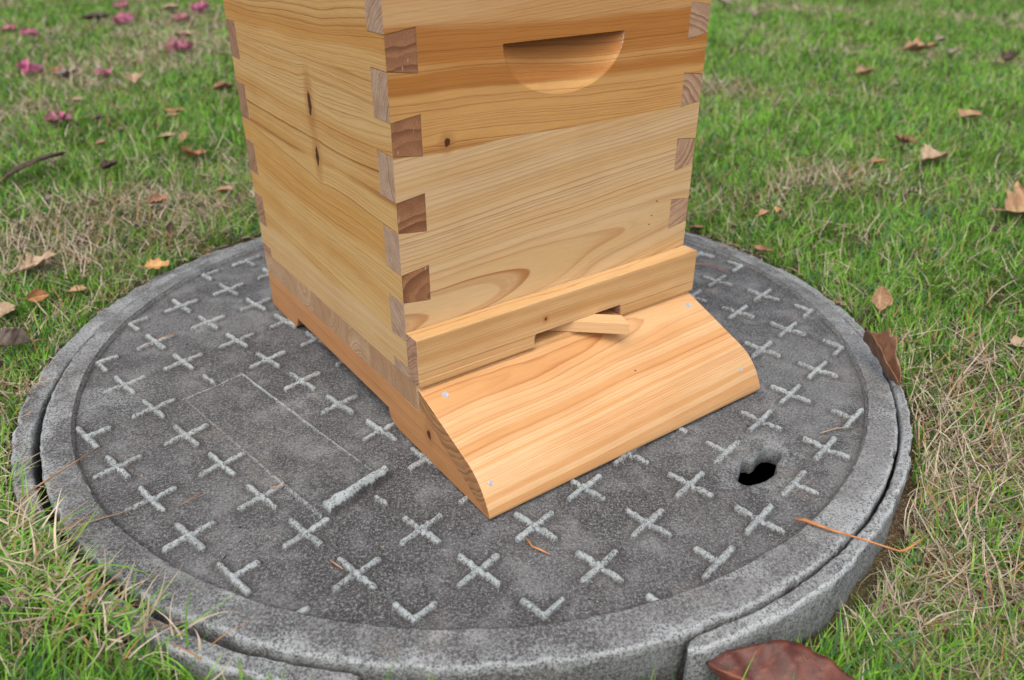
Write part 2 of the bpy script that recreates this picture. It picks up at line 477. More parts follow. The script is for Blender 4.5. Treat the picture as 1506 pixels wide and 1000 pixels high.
inside = sstep(0.0006, -0.0006, dpl)
grime_shade = np.maximum(grime_shade, 0.8 * sstep(0.005, 0.001, np.abs(dpl)))
H += inside * (-0.0012 + 0.0050 * np.clip(U / PL, 0, 1) ** 2.0)
for dd, am in ((np.abs(Vv + wob), 0.0022), (np.abs(Vv - PW + wob), 0.0007), (np.abs(U + wob), 0.0010)):
    on = (dpl < 0.004)
    ln = np.where(on, sstep(0.0021, 0.0006, dd), 0)
    H += am * ln; wear = np.maximum(wear, ln * (0.8 if am > 0.0018 else 0.5))
# broken ragged ridge at the low end of the plate
rv = np.clip(Vv / PW, 0, 1)
ridge_c = PL + 0.001 + 0.004 * (fbm(rv * 5, rv * 0 + 3, 44, 3) - 0.5)
rw = 0.0066 * (0.75 + 0.6 * fbm(Vv * 70, Vv * 0, 46, 3)) * np.where(rv > .6, 1.25, 1.0)
rd = np.abs(U - ridge_c) / rw
inr = sstep(-0.010, -0.005, Vv) * sstep(PW - 0.005, PW - 0.009, Vv)
prof = np.sqrt(np.clip(1 - rd ** 2, 0, 1)) * inr * (0.75 + 0.5 * fbm(X * 90, Y * 90, 47, 3))
H = np.maximum(H, FZ + 0.0165 * prof * np.where(U < ridge_c, 1.0, 1.0 - 0.55 * rd ** 3)); wear = np.maximum(wear, sstep(0.2, 0.6, prof) * 0.95 * (U < ridge_c + 0.65 * rw)); grime_shade = np.maximum(grime_shade, sstep(PL + .016, PL + .006, U) * sstep(PL - .002, PL + .004, U) * inr)  # last mask darkens the ridge's outer side: shade painted into the colour
# spalled shallow around the hole, then the hole itself
dh = np.full(X.shape, 0.5)
h0_, h1_ = np.searchsorted(ax, [0.20, 0.43]); v0_, v1_ = np.searchsorted(ax, [-0.42, -0.18])
dh[h0_:h1_, v0_:v1_] = in_poly_dist(X[h0_:h1_, v0_:v1_], Y[h0_:h1_, v0_:v1_], hole)
# pull the vertices next to the outline onto it, so the broken edge is clean
gx, gy = np.gradient(dh, ax, ax); gl = np.hypot(gx, gy) + 1e-9
near = np.abs(dh) < 0.62 * st_
X = np.where(near, X - gx / gl * dh, X); Y = np.where(near, Y - gy / gl * dh, Y)
dh = np.where(near, 0.0, dh)
H -= 0.0016 * sstep(0.004, 0.0, dh) + 0.0015 * sstep(0.03, 0.005, dh) * fbm(X * 60, Y * 60, 55, 3)
wear = np.maximum(wear, 0.30 * sstep(0.05, 0.01, dh) * sstep(.35, .6, fbm(X * 55, Y * 55, 56, 3)))
pale_patch = [(-0.41, 0.05, 0.03), (-0.215, -0.165, 0.035), (-0.46, -0.14, 0.05), (-0.24, -0.21, 0.03)]
for px_, py_, pr_ in pale_patch:
    wear = np.maximum(wear, 0.42 * np.exp(-((X - px_) ** 2 + (Y - py_) ** 2) / pr_ ** 2) * sstep(.3, .6, fbm(X * 40, Y * 40, 57, 3)))
grime_shade = np.where(dh < 0.004, 0, grime_shade)
keepv = Rr < 0.522
nX = len(ax)
idx = np.arange(nX * nX).reshape(nX, nX)
drop = (dh <= 0)
kf = (keepv[:-1, :-1] & keepv[1:, :-1] & keepv[1:, 1:] & keepv[:-1, 1:]) & ~(drop[:-1, :-1] & drop[1:, :-1] & drop[1:, 1:] & drop[:-1, 1:])
F = np.stack([idx[:-1, :-1], idx[1:, :-1], idx[1:, 1:], idx[:-1, 1:]], -1)[kf]
used = np.zeros(nX * nX, bool); used[F.ravel()] = True
remap = np.cumsum(used) - 1
Vt = np.stack([X.ravel(), Y.ravel(), H.ravel()], -1)[used]
me = np_mesh('cover_plate', Vt, None, remap[F]); smooth(me)
attr(me, 'wear', wear.ravel()[used]); attr(me, 'grime_shade', (grime_shade * (1 - np.clip(wear * 1.6, 0, 1))).ravel()[used])
me.materials.append(M_cover)
cover = tag(empty('manhole_cover'), 'round grey concrete manhole cover with raised crosses, wooden beehive standing on it', 'manhole cover')
link('cover_plate', me, cover)
# broken wall of the hole: pale at the lip, going down through the thickness of the slab
nh = len(hole); hv = []; hwv = []
for k, (off, z_) in enumerate(((0, -0.0048), (0.0004, -0.0062), (0.0006, -0.010), (0.0, -0.016), (-0.0006, -0.027), (-0.004, -0.031), (-0.012, -0.033))):
    e_ = np.roll(hole, -1, 0) - np.roll(hole, 1, 0); nrm = np.stack([e_[:, 1], -e_[:, 0]], -1); nrm /= np.linalg.norm(nrm, axis=1)[:, None]
    ctr = hole.mean(0); sg_ = np.sign(((hole - ctr) * nrm).sum(1).sum())
    q_ = hole - nrm * sg_ * (off + 0.0022 * (fbm(hole[:, 0] * 200 + k * 3, hole[:, 1] * 200, 54, 2) - .5) * (k > 0))[:, None]
    if k == 0: zz = np.interp(np.arange(nh), np.arange(nh), FZ - 0.0005 - 0.0006 * np.ones(nh))
    else: zz = np.full(nh, z_)
    hv.append(np.stack([q_[:, 0], q_[:, 1], zz], -1)); hwv.append(np.full(nh, 0.6 if k < 2 else 0.5))
I, J = np.meshgrid(np.arange(6), np.arange(nh), indexing='ij')
F = np.stack([I * nh + J, I * nh + (J + 1) % nh, (I + 1) * nh + (J + 1) % nh, (I + 1) * nh + J], -1).reshape(-1, 4)
me = np_mesh('hole_wall', np.concatenate(hv), None, F); smooth(me); attr(me, 'wear', np.concatenate(hwv)); attr(me, 'grime_shade', np.zeros(nh * 7))
me.materials.append(M_cover); link('hole_wall', me, cover)

def ring_mesh(name, n, prof_fn, th0=0, th1=2 * math.pi, closed=True):
    """prof_fn(theta array) -> list of (x, y, z, wear) arrays from inside to outside"""
    t = th0 + (th1 - th0) * np.arange(n) / (n if closed else n - 1)
    rows = prof_fn(t)
    V = np.concatenate([np.stack([r[0], r[1], r[2]], -1) for r in rows]); W = np.concatenate([r[3] for r in rows])
    m = len(rows)
    I, J = np.meshgrid(np.arange(m - 1), np.arange(n if closed else n - 1), indexing='ij')
    F = np.stack([I * n + J, (I + 1) * n + J, (I + 1) * n + (J + 1) % n, I * n + (J + 1) % n], -1).reshape(-1, 4)
    me = np_mesh(name, V, None, F); smooth(me); attr(me, 'wear', W)
    return me
def lid_rows(t):
    c, s = np.cos(t), np.sin(t)
    n_ = lambda f, sd_: fbm(c * f + 40, s * f + 40, sd_, 4) - 0.5
    rin = 0.5160 + 0.003 * n_(22, 61)
    oc = (0.0, -0.010)
    front = sstep(0.2, -0.4, s)
    rout = 0.5455 + 0.003 * n_(8, 62) + 0.0022 * n_(40, 63)
    chip = sstep(0.60, 0.72, fbm(c * 26 + 9, s * 26 + 9, 64, 3)) * 0.0025
    rout = rout - chip
    top = 0.0035 + 0.0012 * n_(18, 65)
    rows = []
    def row(r, z, w, cx=0.0, cy=0.0): rows.append((r * c + cx, r * s + cy, z + 0 * t, w + 0 * t))
    row(rin - 0.0035, FZ - 0.004, 0.0)
    row(rin - 0.0022, FZ + 0.0006, 0.05)
    row(rin - 0.0008, top - 0.0025, 0.35)
    row(rin + 0.0008, top - 0.0004, 0.55)
    K = 22
    for k in range(K):
        u = (k + 0.5) / K
        r0x = rin * c; r0y = rin * s; r1x = (rout - .004) * c + oc[0]; r1y = (rout - .004) * s + oc[1]
        x_ = r0x * (1 - u) + r1x * u; y_ = r0y * (1 - u) + r1y * u
        z_ = top + 0.0022 * (fbm(x_ * 75, y_ * 75, 66, 4) - 0.5) - 0.0012 * u
        w_ = 0.06 + 0.22 * sstep(0.60, 1.0, u + 0.7 * (fbm(x_ * 50, y_ * 50, 69, 3) - .5)) * front + 0.30 * sstep(.5, .72, fbm(x_ * 24, y_ * 24, 67, 3))
        rows.append((x_, y_, z_, np.clip(w_, 0, 1)))
    for dr, dz, w in ((-0.0022, -0.0012, 0.6), (-0.0008, -0.0024, 0.6), (0.0, -0.0050, 0.5), (0.0004, -0.014, 0.12), (0.0002, -0.03, 0.2), (-0.002, -0.05, 0.15), (-0.006, -0.08, 0.1)):
        nn = 0.0022 * (fbm(c * 60 + dz * 900, s * 60, 68, 3) - 0.5)
        rows.append(((rout + dr + nn) * c + oc[0], (rout + dr + nn) * s + oc[1], top + dz, w * (0.4 + 0.6 * front) + 0 * t))
    return rows
me = ring_mesh('rim', 2200, lid_rows); me.materials.append(M_rim)
link('rim', me, cover)

def frame_rows(t):
    c, s = np.cos(t), np.sin(t)
    n_ = lambda f, sd_: fbm(c * f + 70, s * f + 70, sd_, 4) - 0.5
    # distance to the two broken ends
    e = np.minimum(t - t[0], t[-1] - t)
    endf = sstep(0.0, 0.02, e)
    leftlow = np.exp(-((c + 0.55) ** 2 + (s + 0.83) ** 2) / 0.55 ** 2)
    gap = 0.0010 + 0.0055 * np.exp(-((c + 0.75) ** 2 + (s + 0.65) ** 2) / 0.55 ** 2) + 0.0022 * sstep(0.1, -0.4, s) + 0.0034 * n_(20, 71)
    rin = 0.5455 + np.maximum(gap, 0.0006)
    rout = 0.5695 + 0.006 * n_(6, 72) + 0.006 * n_(34, 73)
    rout = rout - 0.006 * sstep(0.3, 0.9, s) - 0.005 * (1 - endf) - 0.004 * sstep(0.58, 0.7, fbm(c * 18, s * 18, 79, 3))
    top = 0.0015 - 0.006 * leftlow + 0.003 * n_(9, 74) - 0.004 * (1 - endf)
    rows = []
    R0 = lambda r: (r * c, r * s - 0.010)
    R1 = lambda r: (r * c - 0.008, r * s - 0.007)
    for dr, dz, w in ((0.003, -0.075, 0.1), (0.001, -0.03, 0.15), (0.0, -0.008, 0.3), (0.0004, -0.0025, 0.5), (0.0018, -0.0004, 0.5)):
        x_, y_ = R0(rin + dr + 0.0018 * n_(80, 75)); rows.append((x_, y_, top + dz, w + 0 * t))
    K = 10
    a0 = R0(rin + 0.0025); a1 = R1(rout - 0.004)
    for k in range(K):
        u = (k + 0.5) / K
        x_ = a0[0] * (1 - u) + a1[0] * u; y_ = a0[1] * (1 - u) + a1[1] * u
        z_ = top + 0.0050 * (fbm(x_ * 45, y_ * 45, 76, 4) - 0.5) - 0.001 * u
        rows.append((x_, y_, z_, np.clip(0.22 + 0.3 * sstep(.4, .7, fbm(x_ * 24, y_ * 24, 77, 3)), 0, 1)))
    for dr, dz, w in ((-0.0022, -0.0014, 0.8), (-0.0005, -0.0032, 0.75), (0.0004, -0.009, 0.3), (0.001, -0.03, 0.3), (0.001, -0.055, 0.25), (0.0, -0.09, 0.2)):
        nn = 0.003 * (fbm(c * 50 + dz * 700, s * 50, 78, 3) - 0.5)
        x_, y_ = R1(rout + dr + nn); rows.append((x_, y_, top + dz, w + 0 * t))
    # close the section back to the inside and pinch the two ends shut
    rows.append(rows[0])
    out = []
    for (x_, y_, z_, w_) in rows:
        x_ = x_.copy(); y_ = y_.copy(); z_ = z_.copy()
        for en in (0, -1):
            cx_ = np.mean([rows[6][0][en], rows[-3][0][en]]); cy_ = np.mean([rows[6][1][en], rows[-3][1][en]])
            x_[en] = cx_ + (x_[en] - cx_) * 0.02; y_[en] = cy_ + (y_[en] - cy_) * 0.02
        out.append((x_, y_, z_, w_))
    return out
me = ring_mesh('manhole_frame', 2000, frame_rows, R_(-70.5), R_(261), closed=False); me.materials.append(M_rim)
tag(link('concrete_collar', me), 'crumbling grey concrete ring around the manhole cover, a piece broken out in front', 'manhole frame')

# ================================================================== beehive
HX, HY, HT = -0.06865, -0.25377, 0.59247
W = 0.413; L = 0.4396; T = 0.032
ZB = 0.0905; ZT = 0.535
hive = tag(empty('beehive', (HX, HY, 0.0), HT), 'unpainted wooden beehive with dovetailed corners, standing on the manhole cover', 'beehive')

pale = (0.60, 0.40, 0.19); pale2 = (0.62, 0.44, 0.235); line = (0.34, 0.155, 0.045); orange = (0.50, 0.255, 0.078); dorange = (0.40, 0.175, 0.045)
front_planks = [
    dict(a0=0.155, s=0.10, b0=0.085, k=0.028, freq=235, warp=0.022, warp2=0.002, warpb=0.010, wg=1.7, light=(0.60, 0.435, 0.235), band=(0.56, 0.37, 0.16), dark=(0.34, 0.140, 0.042), line=0.95, bandk=0.7, bandf=60, irr=1.8),
    dict(a0=0.60, s=-0.02, b0=0.06, k=0.02, freq=200, warp=0.035, light=(0.55, 0.315, 0.105), band=(0.41, 0.175, 0.038), dark=(0.25, 0.085, 0.02), line=0.9, bandk=1.0, bandf=38, irr=3.0, grad=(0.355, 0.405, 0.17), **{'from': 0.331, 'soft': 0.0012}),
    dict(a0=0.30, s=0.05, b0=-0.01, k=0.02, freq=330, warp=0.03, light=(0.56, 0.36, 0.165), band=(0.50, 0.27, 0.09), dark=(0.34, 0.16, 0.055), line=0.75, bandk=0.7, irr=2.0, **{'from': 0.440, 'soft': 0.004}),
]
M_front = wood('cedar_front_board', (0, 2, 1), front_planks, knots=[(0.059, 0.337, 0.0042, 1.3)], seed=1.7, dots=[(0.356, 0.218, 0.0022), (0.349, 0.201, 0.002), (0.346, 0.190, 0.002)])
M_front_end = endgrain('cedar_front_board_end', (0, 2, 1), dict(a0=0.33, b0=-0.10, freq=330), (0.50, 0.37, 0.26), (0.20, 0.115, 0.065), 2.2, 0.1)
side_planks = [
    dict(a0=-0.02, s=0.0, b0=0.05, k=0.0, freq=420, warp=0.015, light=(0.60, 0.43, 0.215), band=(0.55, 0.34, 0.13), dark=(0.33, 0.155, 0.045), line=0.8, bandk=0.6, irr=2.0),
    dict(a0=0.02, s=0.05, b0=-0.04, k=0.03, freq=170, warp=0.03, light=(0.58, 0.385, 0.150), band=(0.52, 0.285, 0.075), dark=(0.29, 0.115, 0.022), line=0.95, bandk=0.8, irr=2.5, **{'from': 0.135, 'soft': 0.006}),
    dict(a0=0.10, s=0.0, b0=-0.03, k=0.0, freq=260, warp=0.045, light=(0.58, 0.39, 0.165), band=(0.52, 0.285, 0.085), dark=(0.25, 0.10, 0.022), line=1.0, bandk=0.8, irr=2.8, **{'from': 0.285, 'soft': 0.004}),
    dict(a0=0.55, s=-0.04, b0=-0.03, k=0.02, freq=230, warp=0.04, light=(0.57, 0.365, 0.14), band=(0.49, 0.25, 0.065), dark=(0.26, 0.10, 0.02), line=1.0, bandk=0.85, irr=2.8, **{'from': 0.395, 'soft': 0.003}),
]
M_side = wood('cedar_side_board', (1, 2, 0), side_planks, knots=[(0.190, 0.348, 0.0056, 3.0), (0.186, 0.290, 0.0054, 2.5)], seed=4.9)
M_side_end = endgrain('cedar_side_board_end', (1, 2, 0), dict(a0=0.18, b0=0.03, freq=75), (0.335, 0.165, 0.078), (0.165, 0.070, 0.032), 4.1, 0.5)

cs = [0.424 - 0.0762 * k for k in range(-1, 5)]          # centres of the side boards' fingers
cs = [c for c in cs if 0.11 < c < 0.515]
h0, h1 = 0.0158, 0.0200                                   # half height at the corner and at the shoulder
hyt = 0.4215                                              # hand hold top
def hand_arc(n=40):
    pts = []
    for i in range(n + 1):
        u = -1 + 2 * i / n
        x = 0.2045 + 0.0788 * math.sin(u * math.pi / 2)
        z = 0.4213 - 0.0553 * (math.cos(u * math.pi / 2) ** 0.92)
        pts.append((x, z))
    pts[0] = (0.1257, hyt); pts[-1] = (0.2833, hyt)
    return pts
def panel_outline():
    left = [(0, ZB)]
    for c in sorted(cs):
        left += [(0, c - h0), (T, c - h1), (T, c + h1), (0, c + h0)]
    left += [(0, ZT)]
    right = [(W - x, z) for x, z in left]
    return left[::-1] + right                              # counter-clockwise enough; normals recalculated
def make_panel(name, y0, y1, hand):
    ol = panel_outline()
    if not hand:
        return [prism(ol, 1, y0, y1)]
    arc = hand_arc()
    n = len(ol)
    V = [(x, y0, z) for x, z in ol] + [(x, y1, z) for x, z in ol]
    F = [tuple(range(n, 2 * n))] + [(i, (i + 1) % n, (i + 1) % n + n, i + n) for i in range(n)]
    hb = len(V)
    V += [(x, y0, z) for x, z in arc]
    na_ = len(arc)
    tri = tessellate_polygon([[Vector((x, z, 0)) for x, z in ol], [Vector((x, z, 0)) for x, z in arc]])
    for a, b, c in tri:
        F.append(tuple(q if q < n else hb + (q - n) for q in (a, b, c)))
    # scooped pocket: from the arc up and inwards to the flat top
    K = 14; rows = [[hb + i for i in range(na_)]]
    for k in range(1, K + 1):
        s = k / K; row = []
        for i, (x, z) in enumerate(arc):
            if i in (0, na_ - 1): row.append(hb + i); continue
            hz = hyt - z
            d = 0.0150 * (hz / 0.0555) * math.sin(s * math.pi / 2 * 0.9) ** 0.72
            V.append((x, y0 + d, z + hz * s)); row.append(len(V) - 1)
        rows.append(row)
    for k in range(K):
        for i in range(na_ - 1):
            f = [rows[k][i], rows[k][i + 1], rows[k + 1][i + 1], rows[k + 1][i]]
            f = list(dict.fromkeys(f))
            if len(f) > 2: F.append(tuple(f))
    # flat ceiling of the pocket
    top = rows[-1]
    # front edge of the ceiling lies between arc ends
    F.append(tuple([hb] + [q for q in top[1:-1]] + [hb + na_ - 1]))
    return [(V, F)]
fp = build('front_panel', make_panel('front_panel', 0, T, True), [M_front, M_front_end], 0, hive, bevel=0)
for p in fp.data.polygons:                                  # scoop is shaded smooth
    if 0.13 < p.center.x < 0.28 and 0.367 < p.center.z < 0.4205 and 0.0002 < p.center.y < 0.0165: p.use_smooth = True
M_back_end = endgrain('cedar_back_board_end', (0, 2, 1), dict(a0=0.31, b0=0.52, freq=240), (0.40, 0.25, 0.155), (0.15, 0.075, 0.04), 5.2, 0.1)
build('back_panel', make_panel('back_panel', L - T, L, False), [M_front, M_back_end], 0, hive, bevel=0.0004)
def side_panel(x0, x1, flip):
    pcs = [prism([(T + .0003, ZB), (L - T - .0003, ZB), (L - T - .0003, ZT), (T + .0003, ZT)], 0, x0, x1)]
    g_ = 0.0006
    for c in cs:
        a, b = (h0, h1) if not flip else (h1, h0)
        q = [(x0, c - a + g_), (x1, c - b + g_), (x1, c + b - g_), (x0, c + a - g_)]
        pcs.append(prism(q, 1, 0.0003, T + .0003)); pcs.append(prism(q, 1, L - T - .0003, L - .0003))
    return pcs
build('side_panel', side_panel(0.0002, T - 0.0004, False), [M_side, M_side_end], 1, hive, bevel=0)
M_side_end_pale = endgrain('cedar_side_board_pale_end', (1, 2, 0), dict(a0=0.30, b0=0.36, freq=110), (0.47, 0.32, 0.20), (0.25, 0.14, 0.085), 6.1, 0.2)
build('side_panel', side_panel(W - T + 0.0004, W - 0.0002, True), [M_side, M_side_end_pale], 1, hive, bevel=0)
M_lid = wood('cedar_roof_board', (1, 0, 2), [dict(a0=0.2, b0=-0.1, freq=140, light=pale, band=orange, dark=line)], seed=9)
build('roof', [prism([(-0.006, -0.006), (W + .006, -0.006), (W + .006, L + .006), (-0.006, L + .006)], 2, ZT + .0008, ZT + 0.024)], [M_lid], 1, hive)

# bottom board
M_floor = wood('cedar_floor', (0, 1, 2), [dict(a0=0.2, b0=-0.1, freq=160, light=(0.60, 0.37, 0.16), band=orange, dark=line)], seed=11)
M_floor_end = endgrain('cedar_floor_end', (0, 1, 2), dict(a0=0, b0=0, freq=230, cell=0.056), (0.56, 0.41, 0.25), (0.31, 0.185, 0.095), 7.0, 0.1)
build('floor_board', [prism([(-0.0195, 0.0835), (-0.0185, 0.0893), (L, 0.0893), (L, 0.0555), (-0.0180, 0.0555), (-0.0185, 0.0628)], 0, 0.0006, W - 0.0006)], [M_floor, M_floor_end], 0, hive, bevel=0.0005)
M_run = wood('cedar_runner', (1, 2, 0), [dict(a0=0.14, s=0.02, b0=0.06, k=0.02, freq=270, warp=0.02, light=(0.50, 0.255, 0.10), band=(0.42, 0.20, 0.075), dark=(0.27, 0.10, 0.03), line=0.8, bandk=0.8)],
             knots=[(-0.036, 0.036, 0.0048, 1.6)], seed=13.3)
M_run_end = endgrain('cedar_runner_end', (1, 2, 0), dict(a0=0.14, b0=0.05, freq=200), (0.36, 0.2, 0.1), (0.2, 0.09, 0.04), 3.0)
rp = [(L, 0.0), (L, 0.0550), (-0.0180, 0.0550), (-0.0178, 0.0612), (-0.1520, 0.0006), (-0.150, 0.0), (0.030, 0.0)]
for k in range(7):
    a = k / 6 * math.pi / 2
    rp.append((0.038 + 0.022 * math.sin(a), 0.0 + 0.019 * (1 - math.cos(a))))
for k in range(7):
    a = (1 - k / 6) * math.pi / 2
    rp.append((0.352 - 0.014 * math.sin(a), 0.0 + 0.019 * (1 - math.cos(a))))
rp.append((0.362, 0.0))
for x0, x1 in ((0.0008, 0.036), (W - 0.036, W - 0.0008)):
    build('runner', [prism(rp, 0, x0, x1)], [M_run, M_run_end], 1, hive, bevel=0.0006)
build('rear_rail', [prism([(L - 0.03, 0.02), (L - .0006, 0.02), (L - .0006, 0.0548), (L - 0.03, 0.0548)], 0, 0.0365, W - 0.0365)], [M_floor, M_floor_end], 0, hive)

# sloping landing board: flat top that rolls over to the front edge
M_land = wood('cedar_landing_board', (0, 1, 2), [dict(a0=-0.092, s=0.03, b0=0.20, k=0.020, freq=420, warp=0.014, warp2=0.002, warpb=0.010, wg=1.6, light=(0.60, 0.39, 0.19), band=(0.54, 0.29, 0.11), dark=(0.37, 0.15, 0.05), line=0.85, bandk=0.9, bandf=130, irr=2.2)], seed=21.0, rough=0.42,
                knots=[], dots=[(0.25, -0.092, 0.0022)])
M_land_end = endgrain('cedar_landing_board_end', (0, 1, 2), dict(a0=-0.06, b0=0.12, freq=130), (0.42, 0.23, 0.10), (0.22, 0.10, 0.04), 5.0, 0.05)
top = [(-0.0192, 0.0852), (-0.1130, 0.0490)]
for k in range(1, 9):
    s = k / 8
    p0, p1, p2 = Vector((-0.1130, 0.0490)), Vector((-0.1400, 0.0385)), Vector((-0.1531, 0.0052))
    q = p0.lerp(p1, s).lerp(p1.lerp(p2, s), s); top.append((q.x, q.y))
top += [(-0.1528, 0.0018), (-0.1490, 0.0020), (-0.0196, 0.0622)]
lb = build('landing_board', [prism(top, 0, 0.0, W)], [M_land, M_land_end], 0, hive, bevel=0.0007)
for p in lb.data.polygons:
    if p.normal.x ** 2 < 0.1 and p.center.y < -0.1130 and p.normal.z > -0.3: p.use_smooth = True
N = NT('galvanised_nail'); n = N.noise(N.objc(), 900.0, 2.0)
N.put(N.bsdf.inputs['Base Color'], N.mix(N.sm(n, .35, .65), (0.30, 0.33, 0.37), (0.52, 0.55, 0.58)))
N.bsdf.inputs['Metallic'].default_value = 0.35; N.bsdf.inputs['Roughness'].default_value = 0.5; N.bump(n, 0.4, 0.0005)
M_nail = N.mat
def nail(x, y, z, nrm, r):
    r *= 1.18
    bm = bmesh.new()
    bmesh.ops.create_cone(bm, cap_ends=True, segments=20, radius1=r, radius2=r * 0.86, depth=0.0012)
    bmesh.ops.bevel(bm, geom=[e for e in bm.edges if all(v.co.z > 0 for v in e.verts)], offset=0.0003, segments=2, affect='EDGES')
    me = bpy.data.meshes.new('nail'); bm.to_mesh(me); bm.free(); me.materials.append(M_nail)
    o = link('nail', me, lb); o.location = (x, y, z); o.rotation_euler = Vector(nrm).to_track_quat('Z', 'Y').to_euler()
nail(0.0237, -0.0354, 0.0790, (0, -0.36, 0.93), 0.0037)
nail(0.3947, -0.0362, 0.0787, (0, -0.36, 0.93), 0.0037)
nail(0.0125, -0.1375, 0.0318, (0, -0.80, 0.60), 0.0024)
nail(0.3880, -0.1372, 0.0322, (0, -0.80, 0.60), 0.0024)

# entrance bar in front of the box, notched underneath
M_bar = wood('cedar_entrance_bar', (0, 2, 1), [dict(a0=-0.3, s=0.01, b0=0.1, k=0.02, freq=420, warp=0.02, warp2=0.003, light=(0.62, 0.415, 0.20), band=(0.48, 0.265, 0.09), dark=(0.33, 0.17, 0.05), line=0.85, bandk=0.8, bandf=40)],
               knots=[(0.168, 0.121, 0.0022, 1.2)], seed=31.5)
M_bar_end = endgrain('cedar_entrance_bar_end', (0, 2, 1), dict(a0=0.25, b0=0.08, freq=230), (0.45, 0.29, 0.19), (0.22, 0.11, 0.06), 8.0, 0.1)
bp = [(-0.0004, 0.0900), (0.1530, 0.0900), (0.1530, 0.1015), (0.1550, 0.1048), (0.2850, 0.1052), (0.2868, 0.0900), (W + .002, 0.0900), (W + .002, 0.1463), (-0.0004, 0.1463)]
build('entrance_bar', [prism(bp, 1, -0.0228, -0.0006)], [M_bar, M_bar_end], 0, hive, bevel=0.0009)
# lower lip strip on the bar's left end
build('lip_strip', [prism([(-0.0002, 0.0897), (0.1522, 0.0897), (0.1522, 0.0975), (-0.0002, 0.0975)], 1, -0.0238, -0.0229)], [M_bar, M_bar_end], 0, hive, bevel=0.0004)

# loose stick that plugs the entrance: a thing of its own
M_stick = wood('cedar_stick', (0, 2, 1), [dict(a0=-0.05, b0=0.03, freq=420, warp=0.01, light=(0.64, 0.43, 0.22), band=(0.58, 0.34, 0.13), dark=(0.40, 0.20, 0.08), line=0.7)], seed=41.0)
M_stick_end = endgrain('cedar_stick_end', (0, 2, 1), dict(a0=-0.03, b0=0.03, freq=260), (0.52, 0.33, 0.17), (0.34, 0.18, 0.08), 9.0, 0.0)
ch, sh = math.cos(HT), math.sin(HT)
def hw(x, y, z): return Vector((HX + ch * x - sh * y, HY + sh * x + ch * y, z))
tip = hw(0.2610, -0.0655, 0.0899)
sa = HT + math.atan2(-0.66, 0.75)
stick_poly = [(-0.105, 0.0), (0.0, 0.0), (-0.0092, 0.0215), (-0.105, 0.0215)]
s_obj = build('entrance_stick', [prism(stick_poly, 2, 0.0, 0.0150)], [M_stick, M_stick_end], 0, None, bevel=0.0007)
s_obj.location = tip; s_obj.rotation_euler = (0, 0, sa)
tag(s_obj, 'short loose pale wooden stick poking slantwise out of the beehive entrance notch', 'wooden stick')

# ================================================================== grass
def leafmat(name, trans=0.25):
    N = NT(name)
    at = N.attr('col').outputs['Color']
    n = N.noise(N.objc(), 180.0, 2.0)
    c = N.mix(N.sm(n, 0.3, 0.7, 0.0, 0.2), at, (0.35, 0.33, 0.3), 'MULTIPLY')
    N.put(N.bsdf.inputs['Base Color'], c)
    N.bsdf.inputs['Roughness'].default_value = 0.6
    N.bsdf.inputs['Specular IOR Level'].default_value = 0.3
    tr = N.n.new('ShaderNodeBsdfTranslucent'); N.t.links.new(c, tr.inputs[0])
    mx = N.n.new('ShaderNodeMixShader'); mx.inputs[0].default_value = trans
    N.t.links.new(N.bsdf.outputs[0], mx.inputs[1]); N.t.links.new(tr.outputs[0], mx.inputs[2])
    N.t.links.new(mx.outputs[0], N.n['Material Output'].inputs[0])
    return N.mat
M_grass = leafmat('grass_blade', 0.35); M_straw = leafmat('dead_grass', 0.15)

